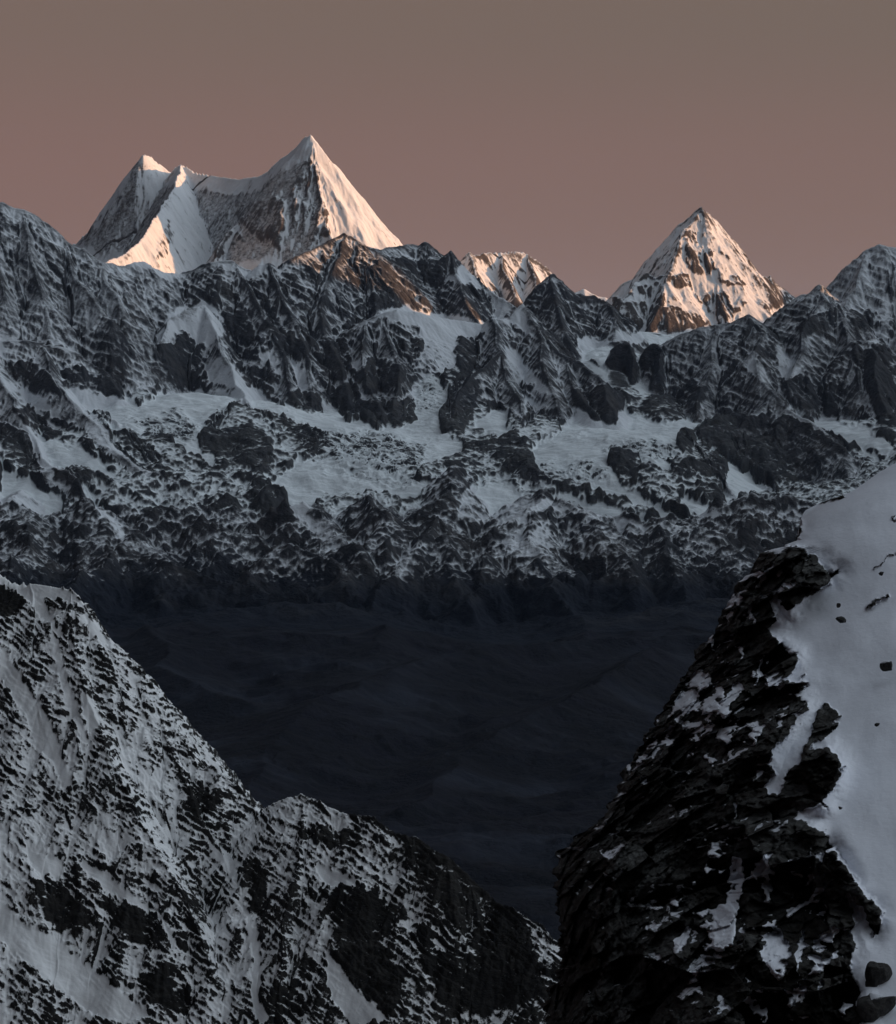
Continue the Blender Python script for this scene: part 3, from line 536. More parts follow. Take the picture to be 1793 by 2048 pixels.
# polygons of bare rock (-) and snow (+) on the far walls, traced from zoomed views of the photograph
ZA = (3.584, 200, 480); ZB = (3.584, 600, 480); ZC_ = (3.584, 1050, 600); ZD = (4.095, 1393, 550); ZE = (3.584, 0, 650); ZF = (1.792, 500, 900)
PAINT = [
 (2.2, zoom(*ZA, [(470,560),(530,515),(740,455),(790,560),(820,620),(830,720),(900,800),(950,900),(985,1050),(760,1050),(750,900),(860,830),(820,740),(700,760),(640,680),(560,660),(530,745),(430,725),(480,640)])),
 (2.2, zoom(*ZA, [(755,455),(880,570),(900,720),(840,700),(800,600)])),
 (2.4, zoom(*ZA, [(940,890),(1030,990),(1200,1160),(1400,1240),(1560,1290),(1790,1330),(1790,1420),(1350,1300),(1100,1200),(1010,1180),(960,1150),(985,1060)])),
 (2.0, zoom(*ZA, [(0,1120),(300,1190),(480,1100),(980,1080),(960,1150),(880,1240),(760,1280),(720,1400),(780,1530),(830,1660),(650,1560),(500,1450),(250,1380),(110,1350),(80,1240),(0,1220)])),
 (-2.4, zoom(*ZA, [(780,1350),(880,1400),(1060,1340),(1090,1400),(1220,1500),(1230,1640),(1180,1780),(900,1560),(740,1560),(710,1440)])),
 (-2.0, zoom(*ZA, [(420,760),(560,740),(640,700),(740,860),(700,1040),(520,1050),(380,980)])),
 (-2.4, zoom(*ZA, [(880,500),(1020,560),(1160,740),(960,740),(900,600)])),
 (-2.2, zoom(*ZA, [(1180,420),(1260,560),(1320,680),(1440,720),(1560,790),(1400,860),(1250,680)])),
 (-2.2, zoom(*ZA, [(1350,1100),(1540,1080),(1580,1200),(1520,1280),(1330,1200)])),
 (-1.8, zoom(*ZA, [(0,580),(180,600),(180,1130),(0,1090)])),
 (1.6, zoom(*ZA, [(820,160),(950,140),(1060,200),(1120,200),(1200,155),(1190,240),(1100,290),(980,220),(860,210)])),
 (1.8, zoom(*ZA, [(160,140),(300,130),(420,190),(560,230),(480,290),(380,210),(240,185)])),
 (1.5, zoom(*ZA, [(100,330),(160,400),(190,560),(130,440)])),
 (1.9, zoom(*ZA, [(1350,840),(1480,920),(1560,1100),(1440,1120),(1370,960)])),
 (1.7, zoom(*ZA, [(1130,770),(1260,820),(1300,960),(1160,860)])),
 # middle
 (2.6, zoom(*ZB, [(550,545),(620,505),(700,495),(880,520),(1050,550),(1200,570),(1350,600),(1330,680),(1180,700),(1110,780),(1100,920),(1000,1000),(1070,1110),(1030,1220),(1000,1350),(1100,1430),(1160,1480),(900,1420),(560,1400),(100,1300),(0,1270),(0,1240),(110,1270),(150,1150),(300,1290),(440,1310),(560,1370),(700,1340),(830,1290),(850,1190),(760,1130),(820,1050),(830,900),(890,760),(860,640),(760,590),(640,560)])),
 (-2.4, zoom(*ZB, [(450,1190),(600,1160),(830,1180),(830,1290),(690,1350),(560,1370),(450,1300)])),
 (-2.4, zoom(*ZB, [(210,1060),(400,1040),(450,1150),(440,1300),(350,1300),(220,1170)])),
 (-2.2, zoom(*ZB, [(470,870),(640,880),(760,960),(620,1080),(480,1100)])),
 (-2.2, zoom(*ZB, [(150,720),(330,760),(400,960),(220,1000)])),
 (-1.9, zoom(*ZB, [(510,190),(640,190),(820,470),(560,490)])),
 (-1.8, zoom(*ZB, [(670,150),(860,150),(1040,160),(1000,330),(760,260)])),
 (-2.2, zoom(*ZB, [(1120,740),(1300,700),(1300,860),(1250,1000),(1310,1100),(1180,1400),(1080,1430),(1010,1340),(1030,1220),(1080,1130),(1120,980)])),
 (2.4, zoom(*ZB, [(1080,280),(1180,160),(1300,330),(1450,380),(1570,490),(1400,540),(1380,440),(1240,340)])),
 (2.4, zoom(*ZB, [(1390,545),(1500,560),(1620,470),(1620,600),(1700,690),(1500,600)])),
 (2.0, zoom(*ZB, [(1440,740),(1560,820),(1700,1000),(1780,1100),(1600,1040),(1480,920)])),
 (2.4, zoom(*ZB, [(1270,1320),(1420,1210),(1480,1230),(1510,1400),(1440,1420),(1340,1370)])),
 (2.2, zoom(*ZB, [(1590,1130),(1700,1150),(1740,1200),(1600,1190)])),
 (2.0, zoom(*ZB, [(1600,1260),(1660,1330),(1610,1380)])),
 (1.8, zoom(*ZB, [(340,820),(480,870),(440,940),(400,900)])),
 (1.6, zoom(*ZB, [(420,1040),(540,1110),(460,1160)])),
 (-2.0, zoom(*ZB, [(1160,1500),(1520,1440),(1640,1500),(1690,1780),(1560,1700),(1300,1560)])),
 (1.8, zoom(*ZB, [(0,1270),(300,1350),(700,1400),(1160,1480),(1160,1560),(900,1640),(750,1780),(160,1790),(200,1650),(100,1420),(0,1350)])),
 (-1.8, zoom(*ZB, [(1040,1640),(1130,1650),(1180,1690),(1150,1760),(1080,1750)])),
 # right
 (2.4, zoom(*ZC_, [(640,190),(760,230),(900,230),(1040,270),(1120,250),(1000,310),(940,300),(800,345),(750,310),(640,330),(590,420),(600,560),(540,500),(440,420),(380,350),(370,270),(500,300),(640,300)])),
 (-2.2, zoom(*ZC_, [(600,340),(700,310),(790,340),(780,560),(740,640),(600,600),(600,460)])),
 (-2.2, zoom(*ZC_, [(810,350),(930,310),(990,340),(960,480),(900,500),(810,480)])),
 (-2.2, zoom(*ZC_, [(350,640),(560,620),(660,680),(740,760),(640,880),(480,860),(380,740)])),
 (-2.2, zoom(*ZC_, [(1060,600),(1300,620),(1240,760),(1100,880),(940,890),(760,800),(900,760),(1050,700)])),
 (-2.4, zoom(*ZC_, [(1260,960),(1460,840),(1560,860),(1780,1000),(1790,1280),(1720,1300),(1560,1220),(1460,1130),(1270,1070)])),
 (-2.4, zoom(*ZC_, [(1090,1040),(1150,960),(1230,970),(1230,1090),(1140,1080)])),
 (-2.6, zoom(*ZC_, [(600,1170),(660,1110),(760,1120),(820,1260),(800,1320),(680,1260),(610,1220)])),
 (-2.0, zoom(*ZC_, [(1060,1300),(1150,1250),(1260,1190),(1430,1260),(1380,1340),(1220,1340),(1110,1370),(1060,1350)])),
 (-1.8, zoom(*ZC_, [(1240,1360),(1420,1440),(1440,1490),(1380,1520),(1250,1450)])),
 (-2.0, zoom(*ZC_, [(0,1180),(60,1200),(80,1320),(0,1330)])),
 (2.4, zoom(*ZC_, [(260,930),(330,860),(380,820),(520,880),(640,890),(720,790),(900,870),(1100,900),(1260,850),(1280,920),(1150,950),(1080,1050),(1140,1100),(1130,1180),(1000,1160),(1060,1270),(920,1250),(800,1180),(760,1120),(640,1110),(600,1180),(690,1330),(880,1430),(1010,1540),(1190,1640),(1000,1590),(760,1480),(500,1400),(350,1320),(200,1330),(80,1250),(80,1100),(130,1000),(280,1000)])),
 (2.2, zoom(*ZC_, [(1270,1080),(1460,1130),(1560,1240),(1720,1310),(1790,1330),(1760,1400),(1540,1400),(1420,1430),(1460,1240),(1320,1150)])),
 (1.8, zoom(*ZC_, [(1130,1400),(1260,1480),(1420,1560),(1380,1640),(1200,1600),(1080,1500)])),
 (1.8, zoom(*ZC_, [(1430,1440),(1560,1400),(1790,1400),(1790,1440),(1560,1480),(1430,1500)])),
 # far right walls
 (2.4, zoom(*ZD, [(570,460),(640,560),(790,690),(890,770),(760,840),(700,830),(650,700),(620,560)])),
 (2.2, zoom(*ZD, [(470,620),(500,720),(620,920),(500,860),(420,720)])),
 (-2.4, zoom(*ZD, [(860,400),(1000,340),(1130,330),(1130,440),(1000,500),(830,480)])),
 (-2.4, zoom(*ZD, [(690,860),(850,850),(1000,950),(1180,1130),(980,1170),(860,1100),(740,1050)])),
 (-2.2, zoom(*ZD, [(1300,600),(1520,600),(1630,800),(1630,1400),(1500,1330),(1440,1000),(1320,820)])),
 (-2.4, zoom(*ZD, [(90,1250),(320,1150),(560,1160),(900,1200),(1230,1440),(1020,1600),(980,1720),(720,1790),(500,1660),(300,1500),(60,1420)])),
 (2.4, zoom(*ZD, [(740,1080),(960,1180),(1070,1250),(1140,1370),(1060,1320),(880,1200)])),
 (2.4, zoom(*ZD, [(1000,1180),(1100,1210),(1400,1290),(1620,1400),(1560,1480),(1300,1420),(1120,1360),(1090,1270)])),
 (2.0, zoom(*ZD, [(1400,560),(1460,530),(1510,580),(1470,610)])),
 (-2.2, zoom(*ZD, [(1270,340),(1480,330),(1560,480),(1300,470)])),
 (-1.6, zoom(*ZD, [(500,600),(620,560),(660,700),(520,680)])),
 # left shoulder
 (2.6, zoom(*ZE, [(-60,90),(130,95),(145,140),(40,120),(0,180),(-60,180)])),
 (2.6, zoom(*ZE, [(320,135),(440,142),(530,165),(550,215),(480,215),(400,170)])),
 (1.8, zoom(*ZE, [(0,370),(140,460),(300,520),(420,600),(480,700),(350,660),(200,600),(60,470),(0,410)])),
 (2.2, zoom(*ZE, [(350,340),(480,470),(620,560),(800,630),(860,760),(1000,840),(860,800),(700,700),(560,620),(420,440)])),
 (2.2, zoom(*ZE, [(520,460),(760,520),(1000,600),(1000,680),(820,640),(620,610),(500,520)])),
 (2.2, zoom(*ZE, [(150,700),(260,770),(480,880),(640,960),(820,1080),(760,1150),(600,1080),(420,1000),(290,1010),(240,850)])),
 (-2.4, zoom(*ZE, [(0,720),(130,760),(240,830),(260,940),(320,1080),(150,1020),(0,900)])),
 (-2.0, zoom(*ZE, [(380,1050),(580,1090),(640,1190),(560,1220),(400,1130)])),
 (-2.0, zoom(*ZE, [(120,600),(260,640),(430,800),(380,830),(200,730)])),
 (-2.0, zoom(*ZE, [(290,610),(400,650),(540,740),(480,740),(340,680)])),
 (-2.2, zoom(*ZE, [(580,870),(640,860),(685,930),(640,940)])),
 (-2.2, zoom(*ZE, [(640,620),(790,640),(820,750),(720,720)])),
 (-2.0, zoom(*ZE, [(840,810),(960,840),(1080,880),(1170,1020),(1050,1000),(900,910)])),
 (-2.0, zoom(*ZE, [(60,320),(280,300),(400,400),(440,510),(200,440)])),
 (-2.2, zoom(*ZE, [(450,340),(600,350),(880,440),(870,530),(640,470),(480,430)])),
 (-2.2, zoom(*ZE, [(1440,1310),(1640,1330),(1750,1400),(1700,1470),(1500,1420)])),
 (-1.8, zoom(*ZE, [(1000,1360),(1150,1330),(1280,1420),(1150,1450),(1040,1420)])),
 (-1.8, zoom(*ZE, [(40,1480),(200,1470),(270,1550),(150,1600),(60,1560)])),
 (-1.8, zoom(*ZE, [(440,1470),(640,1480),(640,1540),(560,1590),(470,1540)])),
 (-1.8, zoom(*ZE, [(900,1520),(1100,1560),(1090,1620),(960,1570)])),
 (-1.6, zoom(*ZE, [(1050,1720),(1300,1780),(1430,1840),(1300,1850),(1100,1790)])),
 (1.8, zoom(*ZE, [(640,1230),(820,1420),(960,1560),(1160,1640),(1400,1740),(1500,1800),(1300,1760),(1050,1680),(860,1540),(700,1380)])),
 (1.6, zoom(*ZE, [(0,1010),(200,1120),(460,1300),(440,1400),(300,1380),(100,1330),(0,1330)])),
 (1.4, zoom(*ZE, [(0,1620),(300,1700),(500,1790),(700,1850),(400,1860),(0,1760)])),
 # foot of the wall
 (1.9, zoom(*ZF, [(60,170),(130,80),(240,20),(330,30),(480,60),(560,100),(640,140),(560,200),(420,190),(280,180),(180,240),(120,200)])),
 (-2.4, zoom(*ZF, [(0,120),(60,160),(160,230),(165,280),(80,270),(0,230)])),
 (1.8, zoom(*ZF, [(240,560),(0,480),(0,450),(80,460),(180,500),(300,560)])),
 (2.2, zoom(*ZF, [(470,490),(520,450),(570,370),(610,330),(640,340),(590,400),(560,460),(520,490)])),
 (1.2, zoom(*ZF, [(760,160),(900,120),(1020,180),(1100,200),(960,280),(800,300),(740,260)])),
 (1.4, zoom(*ZF, [(1020,170),(1200,180),(1400,260),(1580,270),(1640,290),(1400,300),(1180,250),(1040,220)])),
 (1.4, zoom(*ZF, [(900,340),(1040,290),(1160,360),(1300,350),(1280,420),(1100,400),(960,390)])),
 (1.3, zoom(*ZF, [(1490,380),(1530,390),(1580,470),(1520,440)])),
 (1.2, zoom(*ZF, [(150,180),(300,260),(330,400),(260,330),(160,260)])),
]
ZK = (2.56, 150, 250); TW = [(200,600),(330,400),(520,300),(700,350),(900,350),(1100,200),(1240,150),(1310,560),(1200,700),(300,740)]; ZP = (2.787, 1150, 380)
PAINT_HIGH = [  # bare rock and painted shade on the high peaks
 (-0.3, zoom(*ZK, TW)),  # shade of the twin's front face, painted as thinner snow
 (-0.3, zoom(*ZK, [(0,600),(230,400),(300,180),(400,200),(520,230),(400,460),(280,600),(150,690)])),  # painted shade on the twin's left flank
 (-1.9, zoom(*ZK, [(850,420),(1020,370),(1065,400),(1080,560),(1050,640),(960,590),(860,520),(820,470)])),
 (-1.7, zoom(*ZK, [(690,650),(800,540),(860,590),(800,640),(740,690)])),
 (-1.5, zoom(*ZK, [(1180,190),(1240,210),(1270,380),(1310,560),(1200,640),(1100,520),(1110,300)])),
 (-1.3, zoom(*ZK, [(470,480),(510,560),(470,690),(420,690),(440,560)])),
 (-1.2, zoom(*ZK, [(560,250),(700,330),(780,360),(640,350),(540,300)])),
 (-1.7, zoom(*ZP, [(620,240),(665,235),(690,320),(770,350),(780,450),(700,470),(630,430),(600,340)])),
 (-1.9, zoom(*ZP, [(520,470),(620,480),(650,540),(560,550)])),
 (-1.9, zoom(*ZP, [(840,520),(900,485),(960,520),(930,565),(850,555)])),
 (-1.5, zoom(*ZP, [(720,570),(900,580),(960,640),(870,720),(760,690),(700,610)])),
 (-1.4, zoom(*ZP, [(990,500),(1080,500),(1200,600),(1130,690),(1050,640),(1000,560)])),
 (-1.6, zoom(*ZP, [(350,540),(480,520),(500,640),(400,640)])),
 (-1.9, zoom(*ZP, [(200,600),(380,640),(560,660),(740,750),(600,800),(230,760)])),
 (1.5, zoom(*ZP, [(770,460),(840,560),(720,590),(740,500)])),
 (1.2, zoom(*ZP, [(980,580),(1080,740),(1010,790),(970,680)])),
]
CREVASSE = [  # broken ice
 (1.0, zoom(*ZB, [(0,1350),(300,1380),(700,1420),(900,1500),(850,1780),(300,1700),(100,1480)])),
 (1.0, zoom(*ZC_, [(600,1010),(800,1020),(1100,1060),(1130,1200),(900,1200),(740,1110),(560,1120)])),
 (1.0, zoom(*ZC_, [(80,1180),(300,1160),(560,1180),(620,1300),(420,1330),(150,1320)])),
 (0.9, zoom(*ZE, [(900,680),(1100,670),(1300,640),(1440,740),(1400,860),(1150,880),(1000,760)])),
 (0.7, zoom(*ZA, [(1260,1250),(1480,1320),(1660,1480),(1600,1700),(1380,1480)])),
 (0.8, zoom(*ZB, [(820,740),(1080,760),(1060,1000),(1020,1260),(860,1240),(800,1000)])),
]

def far_terrain(u, y, ridges, full=True):
    nr, nc = len(y), len(u)
    uh = u[::2] if nc % 2 else u[::2]
    yh = y[::2]
    Yh = (yh[:, None] * np.ones(len(uh))[None]).astype(F32); Xh = (yh[:, None] * uh[None]).astype(F32)
    wk = 1 + 2.0 * smooth(13500, 12800, Yh)
    wx = 45 * wk * fbm(Xh / 420, Yh / 420, 3, 11); wy = 80 * wk * fbm(Xh / 420, Yh / 420, 3, 21)
    Bh = base_f(Xh, Yh)
    Zh, Dh, Ih = ridge_field(Xh + wx, Yh + wy, Bh, ridges)
    ri = np.arange(nr) / 2.0; ci = np.arange(nc) / 2.0
    ri = np.minimum(ri, len(yh) - 1.001); ci = np.minimum(ci, len(uh) - 1.001)
    Z = upsample(Zh, ri, ci); D = upsample(Dh, ri, ci); B = upsample(Bh, ri, ci)
    ID = Ih[np.minimum(np.round(ri).astype(int), Ih.shape[0] - 1)][:, np.minimum(np.round(ci).astype(int), Ih.shape[1] - 1)]
    U = u[None].astype(F32); Y = (y[:, None] * np.ones(nc)[None]).astype(F32); X = Y * U
    def grad(Z):
        du = np.gradient(Z, u, axis=1).astype(F32); dy = np.gradient(Z, y, axis=0).astype(F32)
        return du / Y, dy - U / Y * du
    px, py = to_px(X, Y, Z)
    Z = B + (Z - B) * smooth(10620, 11000, Y)
    near = (Y < 17900)
    pt = np.zeros_like(Z)
    paint(px, py, pt, PAINT, warp=13, wl=30, soft=9, ok=near)
    paint(px, py, pt, PAINT_HIGH, warp=9, wl=22, soft=6, ok=(Y > 19300))
    pt = np.clip(pt, -2.6, 2.6)
    pt *= 1 - 0.5 * smooth(-950, -1150, Z) - 0.5 * smooth(-1150, -1320, Z)
    cv = np.zeros_like(Z)
    paint(px, py, cv, CREVASSE, warp=10, wl=30, soft=14, ok=near)
    wall = smooth(2, 70, Z - B)                              # 0 on the glacier and valley floor, 1 on the walls
    rock = np.maximum(wall * (1 - 0.6 * smooth(0.6, 1.8, pt)), (0.75 - 0.4 * smooth(-1050, -1250, Z)) * (1 - smooth(0.1, 1.4, pt)))
    rock = np.where(Y > 15700, wall * (1 - 0.6 * smooth(0.6, 1.8, pt)), rock).astype(F32)
    rock *= smooth(10620, 10900, Y)
    gx, gy = grad(Z)
    high = np.isin(ID, (1, 2, 6, 8, 17)) & (Y > 19000)
    amp = (np.where(high, 0.62, 1.0) * (0.04 + 0.96 * rock)).astype(F32) * smooth(10620, 11000, Y)
    E = erode(X, Y, gx, gy, 640, 0.085, 5, keep=D, branch=0.8)
    low25 = smooth(-620, -820, Z)
    E = E * (1 - 0.75 * low25)
    Z1 = Z + E * amp
    Z1 += amp * (1 - wall) * np.where(Y < 15700, 1, 0) * (fbm(X / 520, Y / 420, 3, 47, ridged=True) - 0.1) * 85
    E2 = (fbm(X / 230, Y / 230, 3, 5, ridged=True) - 0.2) * 26 + fbm(X / 60, Y / 60, 3, 8, ridged=True) * 9
    E2 = E2 * (1 + 1.0 * low25) + low25 * (fbm(X / 420 + 0.5 * fbm(X / 800, Y / 800, 2, 65), Y / 420, 4, 66, ridged=True) - 0.1) * 60
    Z1 += E2 * amp * np.maximum(np.clip(D / 150, 0.12, 1), 0.7 * low25)
    # tilted ledges: rock bands that fall to the right
    q = Z1 + 0.62 * X + 0.1 * Y; al = X - 0.62 * Z1
    wq = 40 * fbm(X / 350, Y / 350, 3, 15)
    band = fbm(al / 420, (q + wq) / 85, 4, 16, ridged=True)
    Z1 += np.where(high, 0.2, 1.0) * rock * amp * (0.35 + 0.65 * wall) * (1 - 0.75 * smooth(-700, -900, Z)) * 24 * band * np.clip(D / 180, 0, 1)
    Z1 += np.clip(-pt, 0, 2) * 12 * rock
    # crevasses: ridged noise stretched across the flow
    cr = fbm(X / 120 + 0.8 * fbm(X / 300, Y / 300, 2, 33), Y / 42 + 1.5 * fbm(X / 260, Y / 260, 2, 34), 3, 30, ridged=True)
    ice = smooth(0.5, 1.5, pt) * (1 - 0.7 * wall)
    Z1 += cv * (cr - 0.2) * 42 + ice * (fbm(X / 260, Y / 200, 2, 36) * 34 + fbm(X / 150 + 0.8 * fbm(X / 400, Y / 400, 2, 37), Y / 70, 3, 35, ridged=True) * 12)
    gx, gy = grad(Z1)
    sl = np.sqrt(gx * gx + gy * gy)
    cav = (box(Z1, 3) - Z1) / 6 + (box(Z1, 9) - Z1) / 22
    cav = np.clip(cav, -1.2, 1.2)
    s0 = np.where(high, 2.9, 0.98).astype(F32)
    s0 = np.where(np.isin(ID, (8,)), 2.0, s0)
    s0 = np.where(np.isin(ID, (6,)), 1.9, s0)
    s0 = np.where(ID == 9, 1.2, s0)
    s0 = np.where(ID == 10, 2.1, s0)
    s0 = np.where(ID == 3, 1.55, s0)
    s0 = np.where(np.isin(ID, (5, 7, 11)), 0.85, s0)
    s0 = np.where(ID == 0, 0.90, s0)
    s0 = np.where(ID == 13, 1.25, s0)
    lowf = 1 - 0.75 * smooth(-700, -900, Z)
    aniso = fbm(al / 210, (q + wq) / 48, 4, 41)
    snow = (s0 - sl) * 0.95 + 0.55 * cav + 0.55 * fbm(X / 330, (Y + 1.2 * Z1) / 330, 4, 40) + 0.5 * fbm(X / 800, (Y + Z1) / 900, 3, 61) + 0.55 * aniso * np.where(high, 0.5, 1) * (0.45 + 0.55 * wall) * lowf + np.where(pt > 0, 0.72, 0.42) * pt
    snow = snow + 0.25 * smooth(-650, -850, Z1) * (1 - wall) - 1.5 * smooth(-1330, -1400, Z1) - 1.6 * smooth(-980, -1480, Z1 + 260 * fbm(X / 900, Y / 900, 4, 44))
    snow -= 1.8 * smooth(12350, 11900, Y) * smooth(-1150, -1280, Z1)
    ln = fbm(X / 95 + 0.9 * fbm(X / 300, Y / 300, 2, 33), Y / 30 + 1.6 * fbm(X / 260, Y / 260, 2, 34), 4, 52, ridged=True)
    snow -= cv * 0.5 * smooth(0.15, 0.65, ln) + ice * (0.3 * smooth(-0.1, 0.5, ln) + 0.3 * fbm(X / 170, Y / 120, 4, 54) + 0.1)
    twin_shade = np.zeros_like(Z)                                    # twin peak's unlit faces: shade painted in as grey ice and rock
    paint(px, py, twin_shade, [(1.0, zoom(*ZK, TW)), (1.0, zoom(*ZK, [(0,600),(230,400),(300,180),(400,200),(520,230),(400,460),(280,600),(150,690)]))], warp=9, wl=22, soft=9, ok=(Y > 19300))
    twin_shade = np.clip(twin_shade, 0, 1) * smooth(-0.45, -0.05, gx)  # painted shade kept off the sunlit right-facing slopes
    snow = snow * (1 - twin_shade) + twin_shade * (-0.27 + 0.30 * np.clip(snow, -1.2, 1.0))
    snow = np.where(np.isin(ID, (3, 9, 10, 12)), snow * 0.62 - 0.05, snow)
    snow = np.clip(snow, -1.5, 1.4)
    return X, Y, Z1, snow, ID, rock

y_parts = [np.arange(10600, 17500, 7.5 / RES), np.arange(17500, 19600, 14 / RES), np.arange(19600, 23400, 8.5 / RES), np.arange(23400, 27500, 22 / RES)]
yy = np.concatenate(y_parts)
uu = np.arange(-0.232, 0.232, 0.00036 / RES)
X, Y, Z, SN, ID, ROCK = far_terrain(uu, yy, RIDGES)
nr, nc = Z.shape
# the floor between the ridges: glaciers and slopes by where they lie
PX, PY = to_px(X, Y, Z)
flo = (ID == 0)
reg = np.full(Z.shape, 25, np.int16)
gl = (PY < 1075) & (Y > 12700)
reg[gl & (PX < 560)] = 20
reg[gl & (PX >= 560) & (PX < 1010)] = 21
reg[gl & (PX >= 1010) & (PX < 1560)] = 22
reg[(PX > 1120) & (PX < 1420) & (Y > 15600)] = 23
reg[gl & (PX >= 1560)] = 24
reg[Y > 17500] = 27
ID = np.where(flo, reg, ID)
co = np.stack([X, Y, Z], -1).reshape(-1, 3)
fq = quads(nr, nc)
fid = ID.reshape(-1)[fq[:, 0]]
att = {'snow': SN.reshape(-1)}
NAMES = {
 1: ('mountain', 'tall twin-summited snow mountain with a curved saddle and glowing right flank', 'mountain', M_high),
 2: ('mountain', 'small pink shoulder just behind the right flank of the twin-summited mountain', 'mountain', M_high),
 3: ('mountain', 'dark grey wall with a jagged crest at the left edge, left of the twin-summited mountain', 'mountain', M_mid),
 4: ('mountain', 'reddish rock peak with a dished snow shoulder in front of the twin-summited mountain', 'mountain', M_mid),
 5: ('mountain', 'dark pointed peak with a smooth snow slope on its right, left of the flat-topped peak', 'mountain', M_mid),
 6: ('mountain', 'flat-topped peak with a sunlit fluted crest on the skyline', 'mountain', M_high),
 7: ('mountain', 'dark jagged rock ridge between the flat-topped peak and the golden pyramid', 'mountain', M_mid),
 8: ('mountain', 'golden sunlit pyramid peak with a dark rock band in its face', 'mountain', M_high),
 9: ('mountain', 'shaded peak with a small sunlit tip, right of the golden pyramid', 'mountain', M_mid),
 10: ('mountain', 'high fluted grey peak cut by the right edge of the picture', 'mountain', M_mid),
 11: ('mountain', 'dark rock wall with one bright snow cap below the fluted right edge peak', 'mountain', M_mid),
 12: ('mountain', 'long shaded spur with a horn and a snow wing, below the golden pyramid', 'mountain', M_mid),
 13: ('mountain', 'low shoulder at the left edge with white snow caps and diagonal rock bands', 'mountain', M_mid),
 14: ('mountain', 'sharp snow rib with a fluted snow face, dropping toward the left glacier', 'mountain', M_mid),
 15: ('mountain', 'rock buttress under a snow shelf that feeds the hanging glacier', 'mountain', M_mid),
 16: ('mountain', 'broad dark central buttress with a vertical edge between the two glaciers', 'mountain', M_mid),
 17: ('mountain', 'tiny far lit ridge on the skyline left of the golden pyramid', 'mountain', M_high),
 18: ('rock_outcrop', 'rounded dark rock tower at the left lip of the upper snowfield', 'rock outcrop', M_mid),
 28: ('rock_outcrop', 'narrow dark rock tower right of the rounded one below the golden pyramid', 'rock outcrop', M_mid),
 19: ('rock_outcrop', 'dark rock knob surrounded by ice, leftmost in the right icefall', 'rock outcrop', M_mid),
 29: ('rock_outcrop', 'dark rock step at the upper right edge of the right icefall', 'rock outcrop', M_mid),
 30: ('rock_outcrop', 'low dark rock rib below the rock step of the right icefall', 'rock outcrop', M_mid),
 20: ('glacier', 'pale glacier bowl left of the sharp snow rib', 'glacier', M_glac),
 21: ('glacier', 'wide bright glacier under the central walls, fed by the hanging glacier', 'glacier', M_glac),
 22: ('glacier', 'flat snow terrace and icefall right of the central buttress', 'glacier', M_glac),
 23: ('snowfield', 'small upper snowfield at the foot of the golden pyramid', 'snowfield', M_glac),
 24: ('glacier', 'snow slope at the right edge under the dark wall with the snow cap', 'glacier', M_glac),
 25: ('hillside', 'dark lower slopes dusted with snow above the valley', 'hillside', M_mid),
 27: ('snow_basin', 'high snow basin behind the front walls', 'snow basin', M_glac),
}
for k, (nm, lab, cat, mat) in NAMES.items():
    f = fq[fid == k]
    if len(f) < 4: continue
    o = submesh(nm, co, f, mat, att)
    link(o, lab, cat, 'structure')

# ------------------------------------------------------------ valley floor
def valley():
    u = np.linspace(-0.26, 0.26, int(560 * RES)); y = np.arange(2600, 10720, 20 / RES)
    Yv = (y[:, None] * np.ones(len(u))[None]).astype(F32); Xv = Yv * u[None].astype(F32)
    Zv = base_f(Xv, Yv)
    RV = [(26, .32, .3, 6, 3, [(1700,1230,10.2),(1500,1275,9.9),(1300,1268,9.9),(1050,1285,9.7),(900,1310,9.4),(760,1345,8.9),(640,1400,8.3),(540,1500,7.5),(450,1600,6.7)]),
          (26, .4, .4, 6, 2, [(1300,1290,9.5),(1150,1380,8.5),(950,1500,7.6),(800,1620,6.7)]),
          (26, .5, .5, 6, 1.5, [(300,1250,10.2),(330,1330,9.3),(430,1380,8.8),(560,1420,8.6)]),
          (26, .5, .5, 6, 1.5, [(780,1215,10.6),(760,1290,9.9),(770,1310,9.7)])]
    Zv, Dv, _ = ridge_field(Xv + 160 * fbm(Xv / 900, Yv / 900, 3, 70), Yv, Zv, RV, k=150)
    du = np.gradient(Zv, u, axis=1).astype(F32); dy = np.gradient(Zv, y, axis=0).astype(F32)
    gx = du / Yv; gy = dy - Xv / Yv / Yv * du
    fade = smooth(10650, 10250, Yv)
    Zb = base_f(Xv, Yv)
    Zv = Zb + (Zv - Zb + erode(Xv, Yv, gx, gy, 420, 0.05, 5, seed=3) * 0.9 + fbm(Xv / 300, Yv / 300, 6, 71, 0.6) * 16) * fade - 1.5
    sn = np.clip(fbm(Xv / 700, Yv / 500, 6, 73, 0.6) * 2.2 - 0.7, -1, 0.3)
    co = np.stack([Xv, Yv, Zv], -1).reshape(-1, 3)
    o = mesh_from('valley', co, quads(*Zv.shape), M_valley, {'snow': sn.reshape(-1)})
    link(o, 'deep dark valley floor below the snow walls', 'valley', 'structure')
valley()

